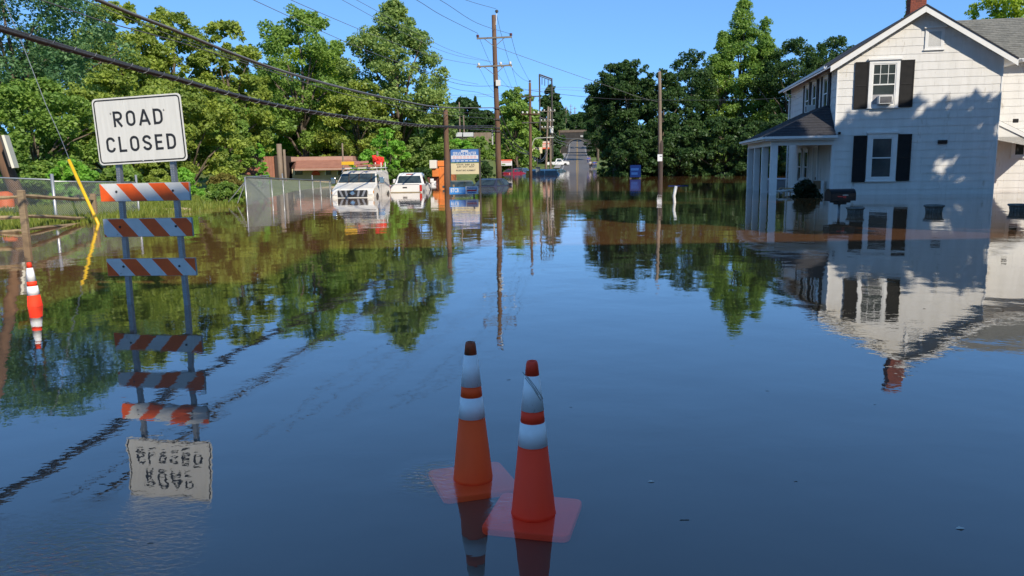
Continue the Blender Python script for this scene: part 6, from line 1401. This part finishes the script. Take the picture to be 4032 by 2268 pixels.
# ---------------------------------------------------------------- people at the edge of the flood
skin = mat('skin', (.45, .27, .19), .6); hairm = mat('hair', (.05, .03, .02), .8)
def person(lb, px, Y, rz, shirt, pants, h=1.74, arm='down', fy=None):
    x = XY(px, Y); z = max(0.0, roadz(x * RU.x + Y * RU.y) + .11); t = thing('person', lb, 'person', (x, Y, z), rz, 'people watching at the edge of the flood'); k = h / 1.74
    def skinned(nm, pts, edges, rad, m):
        me_ = bpy.data.meshes.new(nm); me_.from_pydata([Vector(p) * k for p in pts], edges, []); o = bpy.data.objects.new(nm, me_); COL.objects.link(o); o.parent = t; me_.materials.append(m)
        md = o.modifiers.new('skin', 'SKIN'); md.use_smooth_shade = True
        for i, r_ in enumerate(rad): me_.skin_vertices[0].data[i].radius = (r_[0] * k, r_[1] * k) if isinstance(r_, tuple) else (r_ * k, r_ * k)
        me_.skin_vertices[0].data[0].use_root = True; o.modifiers.new('sub', 'SUBSURF').levels = 1; return o
    el = {'down': ((.27, -.02, 1.13), (.28, -.08, .88)), 'fold': ((.28, -.03, 1.14), (.05, -.2, 1.17)), 'phone': ((.27, -.06, 1.16), (.10, -.26, 1.38))}[arm]
    P = [(0, 0, .95), (0, 0, 1.15), (0, .01, 1.38), (0, 0, 1.50), (0, -.01, 1.60), (0, -.01, 1.72), (.10, 0, .90), (.12, -.01, .50), (.12, .03, .09), (.13, -.12, .03), (-.10, 0, .90), (-.11, .01, .50), (-.12, .04, .09), (-.13, -.11, .03), (.19, .01, 1.42), el[0], el[1], (-.19, .01, 1.42), (-el[0][0], el[0][1], el[0][2]), (-.28, -.08, .88) if arm == 'phone' else (-el[1][0], el[1][1], el[1][2])]
    E = [(0, 1), (1, 2), (2, 3), (3, 4), (4, 5), (0, 6), (6, 7), (7, 8), (8, 9), (0, 10), (10, 11), (11, 12), (12, 13), (2, 14), (14, 15), (15, 16), (2, 17), (17, 18), (18, 19)]
    skinned('body', P, E, [(.15, .11), (.14, .105), (.16, .11), .055, (.085, .10), (.075, .09), .095, .062, .045, .045, .095, .062, .045, .045, .06, .045, .032, .06, .045, .032], skin)
    skinned('shirt', [P[0], P[1], P[2], (0, 0, 1.47), P[14], tuple(Vector(P[14]).lerp(Vector(el[0]), .9)), P[17], tuple(Vector(P[17]).lerp(Vector(P[18]), .9))], [(0, 1), (1, 2), (2, 3), (2, 4), (4, 5), (2, 6), (6, 7)], [(.17, .13), (.16, .12), (.18, .125), .07, .078, .062, .078, .062], mat('cloth_%d%d%d' % tuple(int(c * 99) for c in shirt), shirt, .9))
    skinned('trousers', [(0, 0, .97), P[6], P[7], (P[8][0], P[8][1], .12), P[10], P[11], (P[12][0], P[12][1], .12)], [(0, 1), (1, 2), (2, 3), (0, 4), (4, 5), (5, 6)], [(.165, .125), .11, .078, .06, .11, .078, .06], mat('cloth_%d%d%d' % tuple(int(c * 99) for c in pants), pants, .9))
    MB().lathe([(.085 * k, 0), (.098 * k, .06), (.085 * k, .13), (.04 * k, .165)], 12, (0, .012 * k, 1.63 * k)).build('hair', hairm, t, smooth=True)
nv, bl_, gy_, bk_ = (.03, .05, .16), (.05, .10, .38), (.42, .45, .42), (.015, .015, .02)
for a in (('person in pale shirt and dark trousers standing at the flood edge', 1484.5, 172, R(5), gy_, bk_, 1.76, 'fold'), ('person in dark shirt with folded arms between pale and blue shirts', 1488.5, 172.5, R(-10), (.22, .2, .22), bk_, 1.7, 'fold'), ('person in bright blue shirt holding up a phone at the flood edge', 1494.5, 172, R(8), bl_, nv, 1.78, 'phone'), ('person in navy clothes at the right end of the standing group', 1498.5, 172.4, R(-5), nv, nv, 1.8, 'down'), ('person in blue shirt standing farther up the road', 1479, 205, R(0), bl_, nv, 1.74, 'down'), ('person in purple-blue shirt standing farther up the road', 1483.5, 206, R(5), (.12, .1, .35), nv, 1.72, 'fold')): person(*a)
